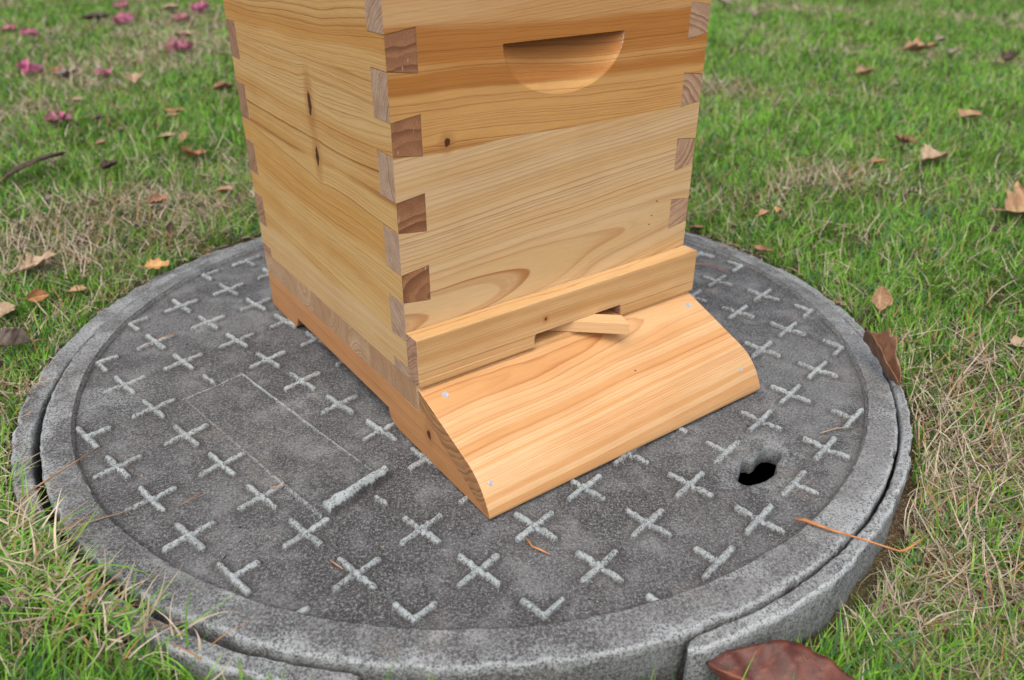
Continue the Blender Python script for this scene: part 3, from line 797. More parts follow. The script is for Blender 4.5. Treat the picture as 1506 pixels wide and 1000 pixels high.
def scatter(n, rng, dmin=0.25, dmax=6.2, half=R_(47)):
    """roots spread over the lawn in front of and beside the place, thinner with distance from where one stands"""
    e = 1.0 / 0.55
    u = rng.random(n); a_, b_ = dmin ** 0.55, dmax ** 0.55
    d = (a_ + (b_ - a_) * u) ** e
    phi = rng.uniform(-half, half, n) - 0.028 * -1
    x = 0.02 + d * np.sin(phi); y = -0.98 + d * np.cos(phi)
    return x, y, d
def ok_root(x, y, rng, edge=0.0):
    r = np.hypot(x + 0.008, y + 0.007)
    a = np.arctan2(y, x)
    miss = (a > R_(-97)) & (a < R_(-72))
    lim = np.where(miss, 0.556, 0.575 + edge) - 0.008 * sstep(0.2, 0.5, y) + 0.022 * np.exp(-((a - R_(-52)) / 0.28) ** 2) + 0.016 * (fbm(x * 12, y * 12, 99, 2) - .5)
    return r > lim
def blades(name, x, y, length, width, lean, bend, az, curl, col, tipcol, z0, segs, rng, mat, twist=0.6):
    n = len(x)
    S = segs
    P = np.zeros((n, S + 1, 3)); P[:, 0, 0] = x; P[:, 0, 1] = y; P[:, 0, 2] = z0
    for s in range(1, S + 1):
        u = (s - 0.5) / S
        ph = lean + bend * u
        a = az + curl * u
        step = (length / S)[:, None] * np.stack([np.sin(ph) * np.cos(a), np.sin(ph) * np.sin(a), np.cos(ph)], -1)
        P[:, s] = P[:, s - 1] + step
    # keep above the ground and resting on the cover where they hang over it
    g = ground_z(P[:, :, 0], P[:, :, 1]) + 0.001
    u_in = np.arange(S + 1)[None, :] > 0
    r = np.hypot(P[:, :, 0] + 0.004, P[:, :, 1] + 0.008)
    aa = np.arctan2(P[:, :, 1], P[:, :, 0]); gone = (aa > R_(-97)) & (aa < R_(-72))
    solid = np.where(gone, 0.5485, 0.571)
    bad = ((r < solid) & (P[:, :, 2] < 0.001)).any(1)
    g = np.where((r < 0.562) & (u_in) & ~gone, np.maximum(g, 0.0075), g)
    if bad.any():
        k_ = ~bad
        P, g, width, az, col, tipcol = P[k_], g[k_], width[k_], az[k_], col[k_], tipcol[k_]
        n = len(P)
    P[:, 1:, 2] = np.maximum(P[:, 1:, 2], g[:, 1:] + 0.0005)
    wa = az + np.pi / 2 + rng.uniform(-twist, twist, n)
    wv = np.stack([np.cos(wa), np.sin(wa), rng.uniform(-0.35, 0.35, n)], -1)
    V = []
    fr = [1.0 - 0.85 * (s / S) ** 1.6 for s in range(S)]
    for s in range(S):
        o = wv * (width * fr[s] * 0.5)[:, None]
        V.append(P[:, s] - o); V.append(P[:, s] + o)
    V.append(P[:, S])
    V = np.stack(V, 1)                                      # n, 2S+1, 3
    k = 2 * S + 1
    base = (np.arange(n) * k)[:, None]
    F4 = np.concatenate([base + np.array([2 * s, 2 * s + 1, 2 * s + 3, 2 * s + 2]) for s in range(S - 1)], 0)
    F3 = base + np.array([2 * S - 2, 2 * S - 1, 2 * S])
    me = np_mesh(name, V.reshape(-1, 3), F3, F4)
    u = np.concatenate([np.repeat(np.arange(S) / S, 2), [1.0]])
    cc = col[:, None, :] * (1 - u[None, :, None]) + tipcol[:, None, :] * u[None, :, None]
    cattr(me, 'col', cc.reshape(-1, 3))
    smooth(me)
    me.materials.append(mat)
    return tag(link(name, me), kind='stuff')

rng = np.random.default_rng(11)
# green blades
NG = 520000
x, y, d = scatter(NG, rng)
sm_ = straw_mask(x, y)
clump = fbm(x * 28, y * 28, 81, 2)
keep = ok_root(x, y, rng) & (rng.random(NG) < (1.0 - 0.55 * sm_) * (0.42 + 1.1 * sstep(0.3, 0.7, clump)))
x, y, d, sm_ = x[keep], y[keep], d[keep], sm_[keep]
n = len(x)
far = sstep(1.2, 4.5, d)
length = rng.gamma(9, 0.0029, n) * (1 + 0.45 * sstep(1.0, 0.55, d)) * (1.0 + 0.25 * far) * (1 - 0.25 * sm_)
length *= 1 + 0.4 * (rng.random(n) < 0.06)
width = rng.uniform(0.0016, 0.0034, n) * (1 + 1.1 * far)
az = rng.uniform(0, 2 * np.pi, n) * 0.7 + (fbm(x * 9, y * 9, 83, 2) * 9) 
lean = np.abs(rng.normal(0.25, 0.28, n)); bend = rng.uniform(0.2, 1.3, n)
tone = rng.random((n, 1)); t2 = rng.random((n, 1)); lush = fbm(x * 1.6, y * 1.6, 91, 3)[:, None]
g1 = np.array([0.074, 0.215, 0.019]); g2 = np.array([0.215, 0.465, 0.046]); g3 = np.array([0.060, 0.165, 0.070]); g4 = np.array([0.24, 0.28, 0.08])
col = g1 * (1 - tone) + g2 * tone
col = np.where(t2 < 0.15, g3 * (0.7 + 0.6 * tone), col)
col = np.where(t2 > 0.93, g4, col) * (0.78 + 0.5 * lush)
tipc = col * 1.15 + 0.06 * np.array([0.9, 0.8, 0.3]) * rng.random((n, 1)) ** 3
blades('grass', x, y, length, width, lean, bend, az, rng.normal(0, .5, n), col, tipc, ground_z(x, y) - 0.002, 3, rng, M_grass)
# dead, matted blades
NS = 400000
x, y, d = scatter(NS, rng)
sm_ = straw_mask(x, y)
keep = ok_root(x, y, rng, -0.002) & (rng.random(NS) < 0.16 + 0.68 * sm_)
x, y, d, sm_ = x[keep], y[keep], d[keep], sm_[keep]
n = len(x)
far = sstep(1.2, 4.5, d)
length = rng.gamma(6, 0.0062, n); width = rng.uniform(0.0009, 0.0022, n) * (1 + 1.1 * far)
lean = rng.uniform(0.7, 1.6, n); bend = rng.uniform(-0.5, 0.7, n); curl = rng.normal(0, 0.9, n)
tone = rng.random((n, 1)); t2 = rng.random((n, 1))
s1 = np.array([0.33, 0.265, 0.18]); s2 = np.array([0.56, 0.49, 0.37]); s3 = np.array([0.34, 0.19, 0.08]); s4 = np.array([0.17, 0.12, 0.08])
col = s1 * (1 - tone) + s2 * tone
col = np.where(t2 < 0.14, s3, col); col = np.where(t2 > 0.88, s4, col)
az = rng.uniform(0, 2 * np.pi, n)
blades('dead_grass', x, y, length, width, lean, bend, az, curl, col, col * 0.95, ground_z(x, y) + rng.uniform(0.0, 0.013, n), 4, rng, M_straw)
# longer fringe that leans over the concrete edge
NF = 2600
a = rng.uniform(-np.pi, np.pi, NF)
a = np.where(rng.random(NF) < 0.35, rng.normal(R_(-128), 0.22, NF), a)
keepf = fbm(np.cos(a) * 9, np.sin(a) * 9, 93, 3) > 0.47
a = a[keepf]; NF = len(a)
r = 0.580 + np.abs(rng.normal(0, 0.014, NF)) + 0.02 * np.exp(-((a - R_(-52)) / 0.25) ** 2)
x = r * np.cos(a) - .008; y = r * np.sin(a) - .007
az = a + np.pi + rng.normal(0, 1.1, NF)
green = (rng.random(NF) < 0.42)[:, None]
col = np.where(green, g1 + (g2 - g1) * rng.random((NF, 1)), s1 + (s2 - s1) * rng.random((NF, 1)))
blades('edge_grass', x, y, rng.gamma(7, 0.0058, NF), rng.uniform(0.001, 0.0026, NF), rng.uniform(0.2, 1.1, NF), rng.uniform(0.1, 1.2, NF), az, rng.normal(0, .6, NF), col, col * 1.1, ground_z(x, y), 5, rng, M_straw)

# tuft that has grown over the low left front of the collar
NT_ = 700
a = rng.normal(R_(-131), 0.13, NT_); r = rng.uniform(0.560, 0.60, NT_)
x = r * np.cos(a) - .008; y = r * np.sin(a) - .007
green = (rng.random(NT_) < 0.55)[:, None]
col = np.where(green, g1 + (g2 - g1) * rng.random((NT_, 1)), s1 + (s2 - s1) * rng.random((NT_, 1)))
col = np.where(rng.random((NT_, 1)) < 0.12, s3, col)
az = a + np.pi + rng.normal(0, 1.6, NT_)
blades('collar_tuft_grass', x, y, rng.gamma(7, 0.0052, NT_), rng.uniform(0.001, 0.0026, NT_), rng.uniform(0.9, 1.5, NT_), rng.uniform(-0.2, 0.7, NT_), az, rng.normal(0, .8, NT_), col, col * 1.05, 0.004 + rng.uniform(0, .008, NT_), 5, rng, M_straw)

# clippings and dead blades that have drifted onto the collar and the rim
NC = 1500
a = rng.uniform(-np.pi, np.pi, NC); a = a[fbm(np.cos(a) * 7 + 2, np.sin(a) * 7, 95, 3) + 0.10 * np.sin(a) > 0.50]; a = a[(a > R_(8)) | (a < R_(-150))]; NC = len(a)
r = 0.571 - np.abs(rng.normal(0, 0.010, NC))
col = (s1 + (s2 - s1) * rng.random((NC, 1))) * 0.85
col = np.where(rng.random((NC, 1)) < 0.25, s4, col); col = np.where(rng.random((NC, 1)) < 0.15, s3, col)
blades('clippings', r * np.cos(a) - .008, r * np.sin(a) - .007, rng.gamma(4, 0.0042, NC), rng.uniform(0.0008, 0.0022, NC), rng.uniform(1.45, 1.57, NC), rng.uniform(-0.1, 0.1, NC), rng.uniform(0, 6.3, NC), rng.normal(0, .8, NC), col, col, 0.0045 + rng.uniform(0, .002, NC), 4, rng, M_straw)
# crumbs of soil, seeds and bits of leaf on the cover
NB = 420
r = 0.515 * np.sqrt(rng.random(NB)); a = rng.uniform(0, 2 * np.pi, NB); cx_ = r * np.cos(a); cy_ = r * np.sin(a)
sz = rng.gamma(2.2, 0.00028, NB) + 0.0003
sz = np.where(in_poly_dist(cx_, cy_, hole) < 0.002, 1e-6, sz)
ico = np.array([(1, 0, 0), (-1, 0, 0), (0, 1, 0), (0, -1, 0), (0, 0, 1), (0, 0, -1)], float)
fc = np.array([(0, 2, 4), (2, 1, 4), (1, 3, 4), (3, 0, 4), (2, 0, 5), (1, 2, 5), (3, 1, 5), (0, 3, 5)])
ca, sa_ = np.cos(a * 7), np.sin(a * 7)
sc_ = np.stack([sz * rng.uniform(1, 2.6, NB), sz, sz * .6], -1)
Vb = ico[None] * sc_[:, None] * rng.uniform(0.7, 1.2, (NB, 6, 1))
Vb = np.stack([Vb[..., 0] * ca[:, None] - Vb[..., 1] * sa_[:, None] + cx_[:, None], Vb[..., 0] * sa_[:, None] + Vb[..., 1] * ca[:, None] + cy_[:, None], Vb[..., 2] + FZ + 0.0004], -1)
me = np_mesh('crumbs', Vb.reshape(-1, 3), (np.arange(NB)[:, None, None] * 6 + fc[None]).reshape(-1, 3))
tb = rng.random((NB, 1)); cb = np.where(tb < .5, [0.045, 0.032, 0.022], np.where(tb < .8, [0.36, 0.26, 0.15], [0.30, 0.15, 0.06]))
cattr(me, 'col', np.repeat(cb, 6, 0)); me.materials.append(M_straw)
tag(link('crumbs', me), kind='stuff')

# ================================================================== fallen leaves
def leaf_material(name, base, dark, vein, rough=0.65):
    N = NT(name)
    P = N.objc()
    v = N.attr('vein').outputs['Fac']
    n1 = N.noise(P, 60.0, 3.0, .6); n2 = N.noise(P, 260.0, 3.0, .65)
    c = N.mix(N.sm(n1, 0.35, 0.65), base, dark)
    c = N.mix(N.sm(n2, 0.58, 0.72, 0, 0.6), c, (dark[0] * .5, dark[1] * .5, dark[2] * .5))
    c = N.mix(N.mul(v, 0.8), c, vein)
    N.put(N.bsdf.inputs['Base Color'], c); N.bsdf.inputs['Roughness'].default_value = rough
    N.bsdf.inputs['Specular IOR Level'].default_value = 0.3
    N.bump(N.add(n2, N.mul(v, 1.5)), 0.4, 0.001)
    return N.mat
LM = dict(
    tan=leaf_material('tan_leaf', (0.38, 0.24, 0.135), (0.27, 0.16, 0.085), (0.42, 0.29, 0.18)),
    pale=leaf_material('pale_leaf', (0.40, 0.30, 0.20), (0.29, 0.21, 0.13), (0.44, 0.34, 0.24)),
    grey=leaf_material('grey_leaf', (0.30, 0.25, 0.215), (0.19, 0.15, 0.13), (0.20, 0.15, 0.12)),
    orange=leaf_material('orange_leaf', (0.36, 0.185, 0.085), (0.25, 0.115, 0.05), (0.5, 0.28, 0.12)),
    gold=leaf_material('golden_leaf', (0.52, 0.32, 0.13), (0.40, 0.22, 0.08), (0.36, 0.2, 0.08)),
    dark=leaf_material('dark_leaf', (0.10, 0.065, 0.05), (0.05, 0.035, 0.03), (0.14, 0.09, 0.07)),
    brown=leaf_material('brown_leaf', (0.30, 0.165, 0.10), (0.19, 0.10, 0.06), (0.34, 0.20, 0.12)),
    red=leaf_material('red_brown_leaf', (0.115, 0.033, 0.019), (0.062, 0.020, 0.014), (0.30, 0.12, 0.07), 0.45),
    pink=leaf_material('pink_petal', (0.50, 0.10, 0.25), (0.48, 0.22, 0.29), (0.50, 0.18, 0.29)),
    rose=leaf_material('faded_petal', (0.48, 0.26, 0.26), (0.40, 0.15, 0.18), (0.45, 0.22, 0.23)))
def leaf_mesh(name, kind, size, curl, fold, rg, mat, crumple=0.12, taper=1.0, pw=0.8):
    """blade grid: kind 'oval' or 'lobed'; curl bends it lengthwise, fold lifts its sides"""
    nu, nv = 36, 21
    u = np.linspace(0, 1, nu)[:, None] + np.zeros((1, nv)); v = np.linspace(-1, 1, nv)[None, :] + np.zeros((nu, 1))
    if kind == 'oval': wdt = 0.62 * np.sin(np.pi * np.clip(u, 0, 1) ** 0.85) ** pw * 0.5 * taper
    else:
        lob = 0.45 + 0.55 * np.abs(np.sin(np.pi * 2.5 * u + 0.2)) ** 0.7
        wdt = 0.95 * np.sin(np.pi * u ** 0.7) ** 0.7 * 0.5 * lob * taper
    wdt = wdt * (1 + 0.16 * (vnoise(u * 9, np.sign(v) * 3, int(rg.integers(1e4))) - 0.5) * 2)
    X_ = (u - 0.5) + (0.20 * np.abs(v) * (kind == 'lobed') * np.sin(5 * np.pi * u)) * 0.4
    Y_ = v * wdt
    Z_ = fold * np.abs(v) ** 1.3 * wdt * 2 * (1 if True else 0)
    sd_ = int(rg.integers(1e4))
    Z_ = Z_ + crumple * (fbm(X_ * 3.2 + 5, Y_ * 4 + 5, sd_, 3) - 0.5) + 0.02 * np.abs(np.sin(u * 22 + np.abs(v) * 3)) * np.abs(v)
    # lengthwise curl
    ang = curl * (u - 0.35)
    Xc = np.where(np.abs(curl) > 1e-3, np.sin(ang) / (curl if abs(curl) > 1e-3 else 1), X_) ; Zc = (1 - np.cos(ang)) / (curl if abs(curl) > 1e-3 else 1)
    X2 = Xc - Z_ * np.sin(ang) + (X_ - (u - 0.5)); Z2 = Zc + Z_ * np.cos(ang)
    V = np.stack([X2, Y_, Z2], -1).reshape(-1, 3) * size
    idx = np.arange(nu * nv).reshape(nu, nv)
    F = np.stack([idx[:-1, :-1], idx[1:, :-1], idx[1:, 1:], idx[:-1, 1:]], -1).reshape(-1, 4)
    me = np_mesh(name, V, None, F); smooth(me)
    vn = np.maximum(sstep(0.07, 0.015, np.abs(v)), 0.35 * sstep(0.93, 1.0, np.cos((u * 8 - np.abs(v) * 1.3) * 2 * np.pi)))
    attr(me, 'vein', vn.ravel()); me.materials.append(mat)
    return me
def leaf(label, x, y, size, mat, kind='oval', rz=0.0, curl=0.8, fold=0.3, lift=0.006, tilt=(0, 0), z=None, crumple=0.12, taper=1.0, seed=0, name='fallen_leaf', cat='leaf', group='fallen leaves on the lawn', stem=True):
    rg = np.random.default_rng(seed + 100)
    if mat != 'red' and seed != 42: fold *= 0.6; curl *= 0.75; size *= 0.88
    me = leaf_mesh(name, kind, size, curl, fold, rg, LM[mat], crumple, taper, 1.25 if mat == 'red' else 0.8)
    o = link(name, me)
    zz = float(ground_z(x, y)) + 0.012 if z is None else z
    o.location = (x, y, zz + lift); o.rotation_euler = (tilt[0], tilt[1], rz)
    md = o.modifiers.new('thickness', 'SOLIDIFY'); md.thickness = 0.0005
    tag(o, label, cat, group)
    if stem:
        a0 = Vector(me.vertices[10].co); pts = [a0, a0 + Vector((-0.14 * size, 0.02 * size, 0.02 * size)), a0 + Vector((-0.32 * size, 0.09 * size, 0.0))]
        tube('stem', pts, [0.0009 + size * 0.008, 0.0008 + size * .006, 0.0006 + size * .006], LM['brown' if mat in ('red', 'orange', 'brown', 'dark', 'grey') else 'tan'], o)
    return o
def tube(name, pts, rad, mat, parent=None, seg=7):
    V = []; F = []
    pts = [Vector(p) for p in pts]
    for i, p in enumerate(pts):
        t = (pts[min(i + 1, len(pts) - 1)] - pts[max(i - 1, 0)]).normalized()
        s_ = t.cross(Vector((0, 0, 1)));
        if s_.length < 1e-4: s_ = Vector((1, 0, 0))
        s_.normalize(); q = s_.cross(t)
        for k in range(seg):
            a = 2 * math.pi * k / seg
            V.append(p + (s_ * math.cos(a) + q * math.sin(a)) * rad[i])
    for i in range(len(pts) - 1):
        for k in range(seg):
            F.append((i * seg + k, i * seg + (k + 1) % seg, (i + 1) * seg + (k + 1) % seg, (i + 1) * seg + k))
    F.append(tuple(range(seg))[::-1]); F.append(tuple(range((len(pts) - 1) * seg, len(pts) * seg)))
    me = bpy.data.meshes.new(name); me.from_pydata([tuple(v) for v in V], [], F); me.update(); smooth(me)
    attr(me, 'vein', np.zeros(len(V))); me.materials.append(mat)
    return link(name, me, parent)

# left side, near to far
leaf('curled golden brown leaf resting on the left rear edge of the manhole ring', -0.532, 0.222, 0.046, 'gold', 'lobed', rz=0.3, curl=1.1, fold=0.35, z=0.010, tilt=(0.25, 0.1), seed=1)
leaf('crumpled pale tan leaf on dry grass left of the ring, biggest tan leaf there', -0.735, 0.235, 0.075, 'pale', 'lobed', rz=0.9, curl=1.6, fold=0.5, seed=2, crumple=.25)
leaf('broad beige leaf at the left edge above the grey curled leaf', -0.708, 0.075, 0.060, 'pale', 'oval', rz=1.9, curl=0.9, fold=0.3, seed=3, taper=1.4)
leaf('large grey withered leaf with dark stem in grass at the left edge', -0.625, -0.035, 0.070, 'grey', 'oval', rz=3.9, curl=1.3, fold=0.7, tilt=(0.6, -0.3), lift=.02, seed=4, crumple=.2, taper=1.3)
leaf('small grey rolled leaf lying against the left side of the ring', -0.572, -0.190, 0.038, 'grey', 'oval', rz=2.8, curl=2.8, fold=1.0, z=0.006, seed=5, taper=1.3)
leaf('orange brown leaf standing in grass between the pale tan leaf and the ring', -0.675, 0.122, 0.036, 'orange', 'oval', rz=0.5, curl=1.0, fold=0.8, tilt=(0.9, 0), lift=.01, seed=6)
leaf('small flat buff leaf in green grass just outside the left of the ring', -0.628, 0.150, 0.032, 'tan', 'oval', rz=0.1, curl=0.6, fold=0.3, seed=7, taper=1.3)
leaf('grey brown curled leaf standing in grass behind the golden leaf', -0.636, 0.522, 0.052, 'brown', 'lobed', rz=0.4, curl=1.9, fold=0.7, tilt=(0.3, 0), lift=.012, seed=8, crumple=.25)
leaf('small nearly black curled leaf tip in grass just behind the golden leaf', -0.556, 0.376, 0.028, 'dark', 'oval', rz=1.4, curl=1.6, fold=0.9, tilt=(0.2, -0.9), lift=.012, seed=9)
leaf('bright orange brown star shaped leaf left of the beehive middle', -0.666, 0.845, 0.072, 'orange', 'lobed', rz=2.4, curl=1.2, fold=0.6, tilt=(0.3, 0.2), lift=.01, seed=10, crumple=.25)
leaf('small cream leaf just above the orange brown star shaped leaf', -0.797, 1.018, 0.052, 'pale', 'lobed', rz=0.2, curl=0.9, fold=0.4, seed=11)
leaf('cup shaped pale tan leaf with a thick midrib, left of the beehive top', -1.115, 1.66, 0.10, 'pale', 'lobed', rz=2.0, curl=1.8, fold=0.9, lift=.015, seed=12)
leaf('brown twisted leaf in grass right beside the left of the beehive top', -0.825, 1.60, 0.085, 'brown', 'oval', rz=0.5, curl=1.2, fold=0.8, seed=13, crumple=.25)
leaf('flat rust coloured leaf half sunk in grass below the cup shaped leaf', -0.897, 1.344, 0.085, 'orange', 'oval', rz=-0.1, curl=0.4, fold=0.2, lift=.0, seed=14)
leaf('small brown leaf lying left of the cream leaf', -0.937, 0.968, 0.038, 'brown', 'oval', rz=0.6, curl=1.3, fold=0.5, seed=15)
leaf('dark twisted leaf in grass between the brown feather and the orange star leaf', -0.823, 0.745, 0.048, 'dark', 'lobed', rz=0.8, curl=2.0, fold=0.9, lift=.012, seed=16, crumple=.3)
leaf('small whitish leaf near the faded pink blossom', -1.215, 1.45, 0.055, 'pale', 'oval', rz=-0.3, curl=0.7, fold=0.3, seed=18, taper=1.3)
leaf('tan leaf pressed against the left side of the beehive low down', -0.530, 0.602, 0.045, 'tan', 'oval', rz=0.2, curl=0.9, fold=0.6, seed=20)
leaf('tiny grey leaf in grass below the brown feather', -0.859, 0.555, 0.026, 'grey', 'oval', rz=1.7, curl=1.4, fold=0.6, seed=21)
leaf('white crumpled leaf far back near the top left', -1.733, 3.72, 0.12, 'pale', 'oval', rz=0.4, curl=1.1, fold=0.4, seed=22, taper=1.4)
leaf('small black leaf in grass right of the faded pink blossom', -1.041, 1.212, 0.034, 'dark', 'oval', rz=0.1, curl=1.4, fold=0.7, seed=23, taper=1.3)
leaf('dark dry leaf among grass at the top left corner', -1.98, 3.35, 0.16, 'dark', 'oval', rz=0.2, curl=0.8, fold=0.4, seed=24)
leaf('grey brown leaf with a curled edge between the two bright pink blossoms', -1.42, 1.83, 0.09, 'grey', 'lobed', rz=0.6, curl=1.5, fold=0.7, seed=25, crumple=.3)
leaf('rusty leaf right behind the leftmost bright pink blossom', -1.47, 1.90, 0.085, 'orange', 'lobed', rz=1.6, curl=1.0, fold=0.6, seed=26)
leaf('whitish leaf pair far back left of the beehive near the pink blossoms', -1.33, 2.75, 0.11, 'pale', 'lobed', rz=0.1, curl=0.9, fold=0.4, seed=27)
leaf('pale bent leaf just above the orange brown star shaped leaf to its left', -0.735, 0.99, 0.04, 'tan', 'oval', rz=1.3, curl=1.2, fold=0.6, tilt=(0, -0.5), lift=.01, seed=28)
leaf('faint tan leaf near the tiny pale leaf at the left of the beehive', -0.86, 1.25, 0.045, 'tan', 'oval', rz=0.5, curl=.9, fold=.4, seed=29)
# right side
leaf('bright tan split leaf, largest in the upper right grass', 1.70, 2.24, 0.14, 'tan', 'lobed', rz=-0.1, curl=1.0, fold=0.6, lift=.015, seed=30)
leaf('tan leaf with raised middle, left of the bright split leaf', 1.292, 1.765, 0.085, 'tan', 'lobed', rz=0.2, curl=1.5, fold=0.8, lift=.01, seed=31)
leaf('dark brown crumpled leaf in the upper right corner', 1.92, 1.985, 0.10, 'dark', 'lobed', rz=0.8, curl=2.2, fold=1.0, lift=.02, seed=32, crumple=.35)
leaf('smooth tan leaf right of centre in the right grass', 1.339, 1.18, 0.085, 'tan', 'oval', rz=0.35, curl=0.9, fold=0.4, lift=.01, seed=33, taper=1.3)
leaf('pinkish brown crumpled leaf in dry grass, beside the pale long leaf', 1.042, 0.91, 0.060, 'brown', 'lobed', rz=2.4, curl=1.7, fold=0.8, lift=.01, seed=34, crumple=.3)
leaf('long pale leaf with a folded end, right of the pinkish brown leaf', 1.03, 0.765, 0.090, 'pale', 'oval', rz=0.35, curl=1.0, fold=0.7, lift=.008, seed=35, crumple=.3, taper=1.2)
leaf('small rusty brown leaf below left of the pinkish brown leaf', 0.905, 0.762, 0.042, 'orange', 'oval', rz=-0.1, curl=1.4, fold=0.6, seed=36)
leaf('small grey white leaf far back just right of the beehive', 1.382, 3.30, 0.10, 'grey', 'oval', rz=1.2, curl=1.0, fold=0.6, lift=.02, seed=37, taper=1.3)
leaf('grey leaf at the top edge beside the beehive corner', 1.358, 3.80, 0.11, 'grey', 'oval', rz=1.9, curl=1.2, fold=0.6, lift=.02, seed=38, taper=1.3)
leaf('large pinkish tan lobed leaf at the right edge', 1.03, 0.430, 0.125, 'tan', 'lobed', rz=0.35, curl=0.9, fold=0.5, lift=.012, tilt=(0.35, 0), seed=39, crumple=.18)
leaf('small folded tan leaf behind the ring, right of the beehive', 0.543, 0.440, 0.034, 'tan', 'oval', rz=0.5, curl=1.4, fold=0.9, lift=.006, seed=40)
leaf('tiny golden leaf touching the folded tan leaf behind the ring', 0.575, 0.455, 0.024, 'gold', 'oval', rz=1.2, curl=1.0, fold=0.8, lift=.01, seed=41)
leaf('brown curled leaf lying across the right side of the manhole ring', 0.528, -0.095, 0.108, 'brown', 'oval', rz=-1.55, curl=0.35, fold=1.5, taper=0.36, z=0.008, tilt=(0.1, 0.05), lift=.004, seed=42, crumple=.2, stem=False)
leaf('small buff leaf upright in grass behind the brown curled leaf', 0.603, 0.062, 0.042, 'tan', 'oval', rz=1.5, curl=0.5, fold=0.4, tilt=(0.0, -1.1), lift=.018, seed=43, taper=1.3)
leaf('pale buff leaf at the right edge below the pinkish tan leaf', 0.755, -0.046, 0.040, 'pale', 'oval', rz=0.1, curl=0.6, fold=0.3, seed=44, taper=1.3)
leaf('small grey leaf above the bright tan split leaf', 1.924, 2.48, 0.07, 'grey', 'oval', rz=0.4, curl=1.2, fold=0.6, lift=.015, seed=45, taper=1.3)
leaf('pale leaf far back at the top edge right of the beehive', 2.255, 4.12, 0.18, 'pale', 'lobed', rz=0.0, curl=0.8, fold=0.3, lift=.02, seed=46)
leaf('greyish leaf above the dark brown crumpled leaf', 1.82, 2.18, 0.07, 'grey', 'lobed', rz=0.7, curl=1.4, fold=0.5, lift=.015, seed=47)
# front
leaf('large glossy reddish brown leaf in front of the broken ring end, bottom of the picture', 0.246, -0.560, 0.150, 'red', 'oval', taper=0.85, rz=-0.36, curl=0.25, fold=0.14, z=-0.020, lift=0.0, tilt=(0.02, 0.08), stem=False, seed=50, crumple=.12)
leaf('crumpled light brown leaf under the front edge of the cover', 0.020, -0.577, 0.055, 'orange', 'lobed', rz=0.2, curl=1.4, fold=0.6, z=-0.048, lift=.0, seed=51, crumple=.3)
leaf('tiny rusty leaf scrap on the back right edge of the ring near the beehive', 0.405, 0.396, 0.030, 'brown', 'oval', rz=-.3, curl=0.7, fold=0.4, z=0.008, lift=.0, seed=52)
leaf('dark rusty leaf scrap lying at the ring edge right of the beehive', 0.492, 0.285, 0.038, 'brown', 'lobed', rz=-.6, curl=0.9, fold=0.4, z=0.008, lift=.0, seed=53, crumple=.3)
leaf('withered pale leaf sunk in dry grass in front left of the ring', -0.405, -0.462, 0.045, 'grey', 'oval', rz=-1.0, curl=0.9, fold=0.5, z=-0.006, lift=.0, seed=54)

# blossoms: each a small crumpled heap of petals
def blossom(label, x, y, size, mats, seed):
    size *= 0.72
    rg = np.random.default_rng(seed)
    o = tag(empty('fallen_blossom', (x, y, float(ground_z(x, y)) + 0.014), rg.uniform(0, 6)), label, 'blossom', 'pink blossoms fallen on the lawn')
    for k in range(6):
        me = leaf_mesh('petal', 'oval', size * rg.uniform(0.5, 0.8), rg.uniform(0.8, 2.0), rg.uniform(0.3, 0.9), rg, LM[mats[k % len(mats)]], 0.25, 1.7)
        p = link('petal', me, o)
        a = k / 6 * 2 * math.pi + rg.uniform(-.4, .4)
        p.location = (0.30 * size * math.cos(a), 0.30 * size * math.sin(a), rg.uniform(0, 0.12) * size)
        p.rotation_euler = (rg.uniform(-.5, .5), rg.uniform(-.8, .1), a)
blossom('bright magenta blossom with white base, leftmost on the lawn', -1.567, 1.90, 0.10, ['pink', 'pink', 'rose'], 1)
blossom('pink blossom on dead leaves right of the leftmost bright one', -1.30, 1.865, 0.075, ['pink', 'rose'], 2)
blossom('faded pale pink blossom, nearest of all to the manhole', -1.145, 1.205, 0.085, ['rose', 'rose', 'pink'], 3)
blossom('double magenta and pale blossom closest to the beehive side', -1.20, 2.34, 0.13, ['pink', 'rose', 'rose'], 4)
blossom('vivid magenta blossom just left of the beehive top', -1.524, 3.60, 0.14, ['pink'], 5)
blossom('faded rose blossom far back, between white leaf and magenta blossom', -1.75, 3.17, 0.13, ['rose', 'pink'], 6)
blossom('dull rose blossom below the vivid magenta one', -1.50, 3.27, 0.11, ['rose'], 7)
blossom('small pink blossom on brown grass in the far left', -1.989, 2.74, 0.10, ['pink', 'rose'], 8)
blossom('dark pink blossom at the top edge of the lawn', -2.012, 3.80, 0.11, ['pink', 'rose'], 9)
blossom('small pink blossom at the far left edge', -2.168, 2.92, 0.09, ['pink', 'rose'], 10)

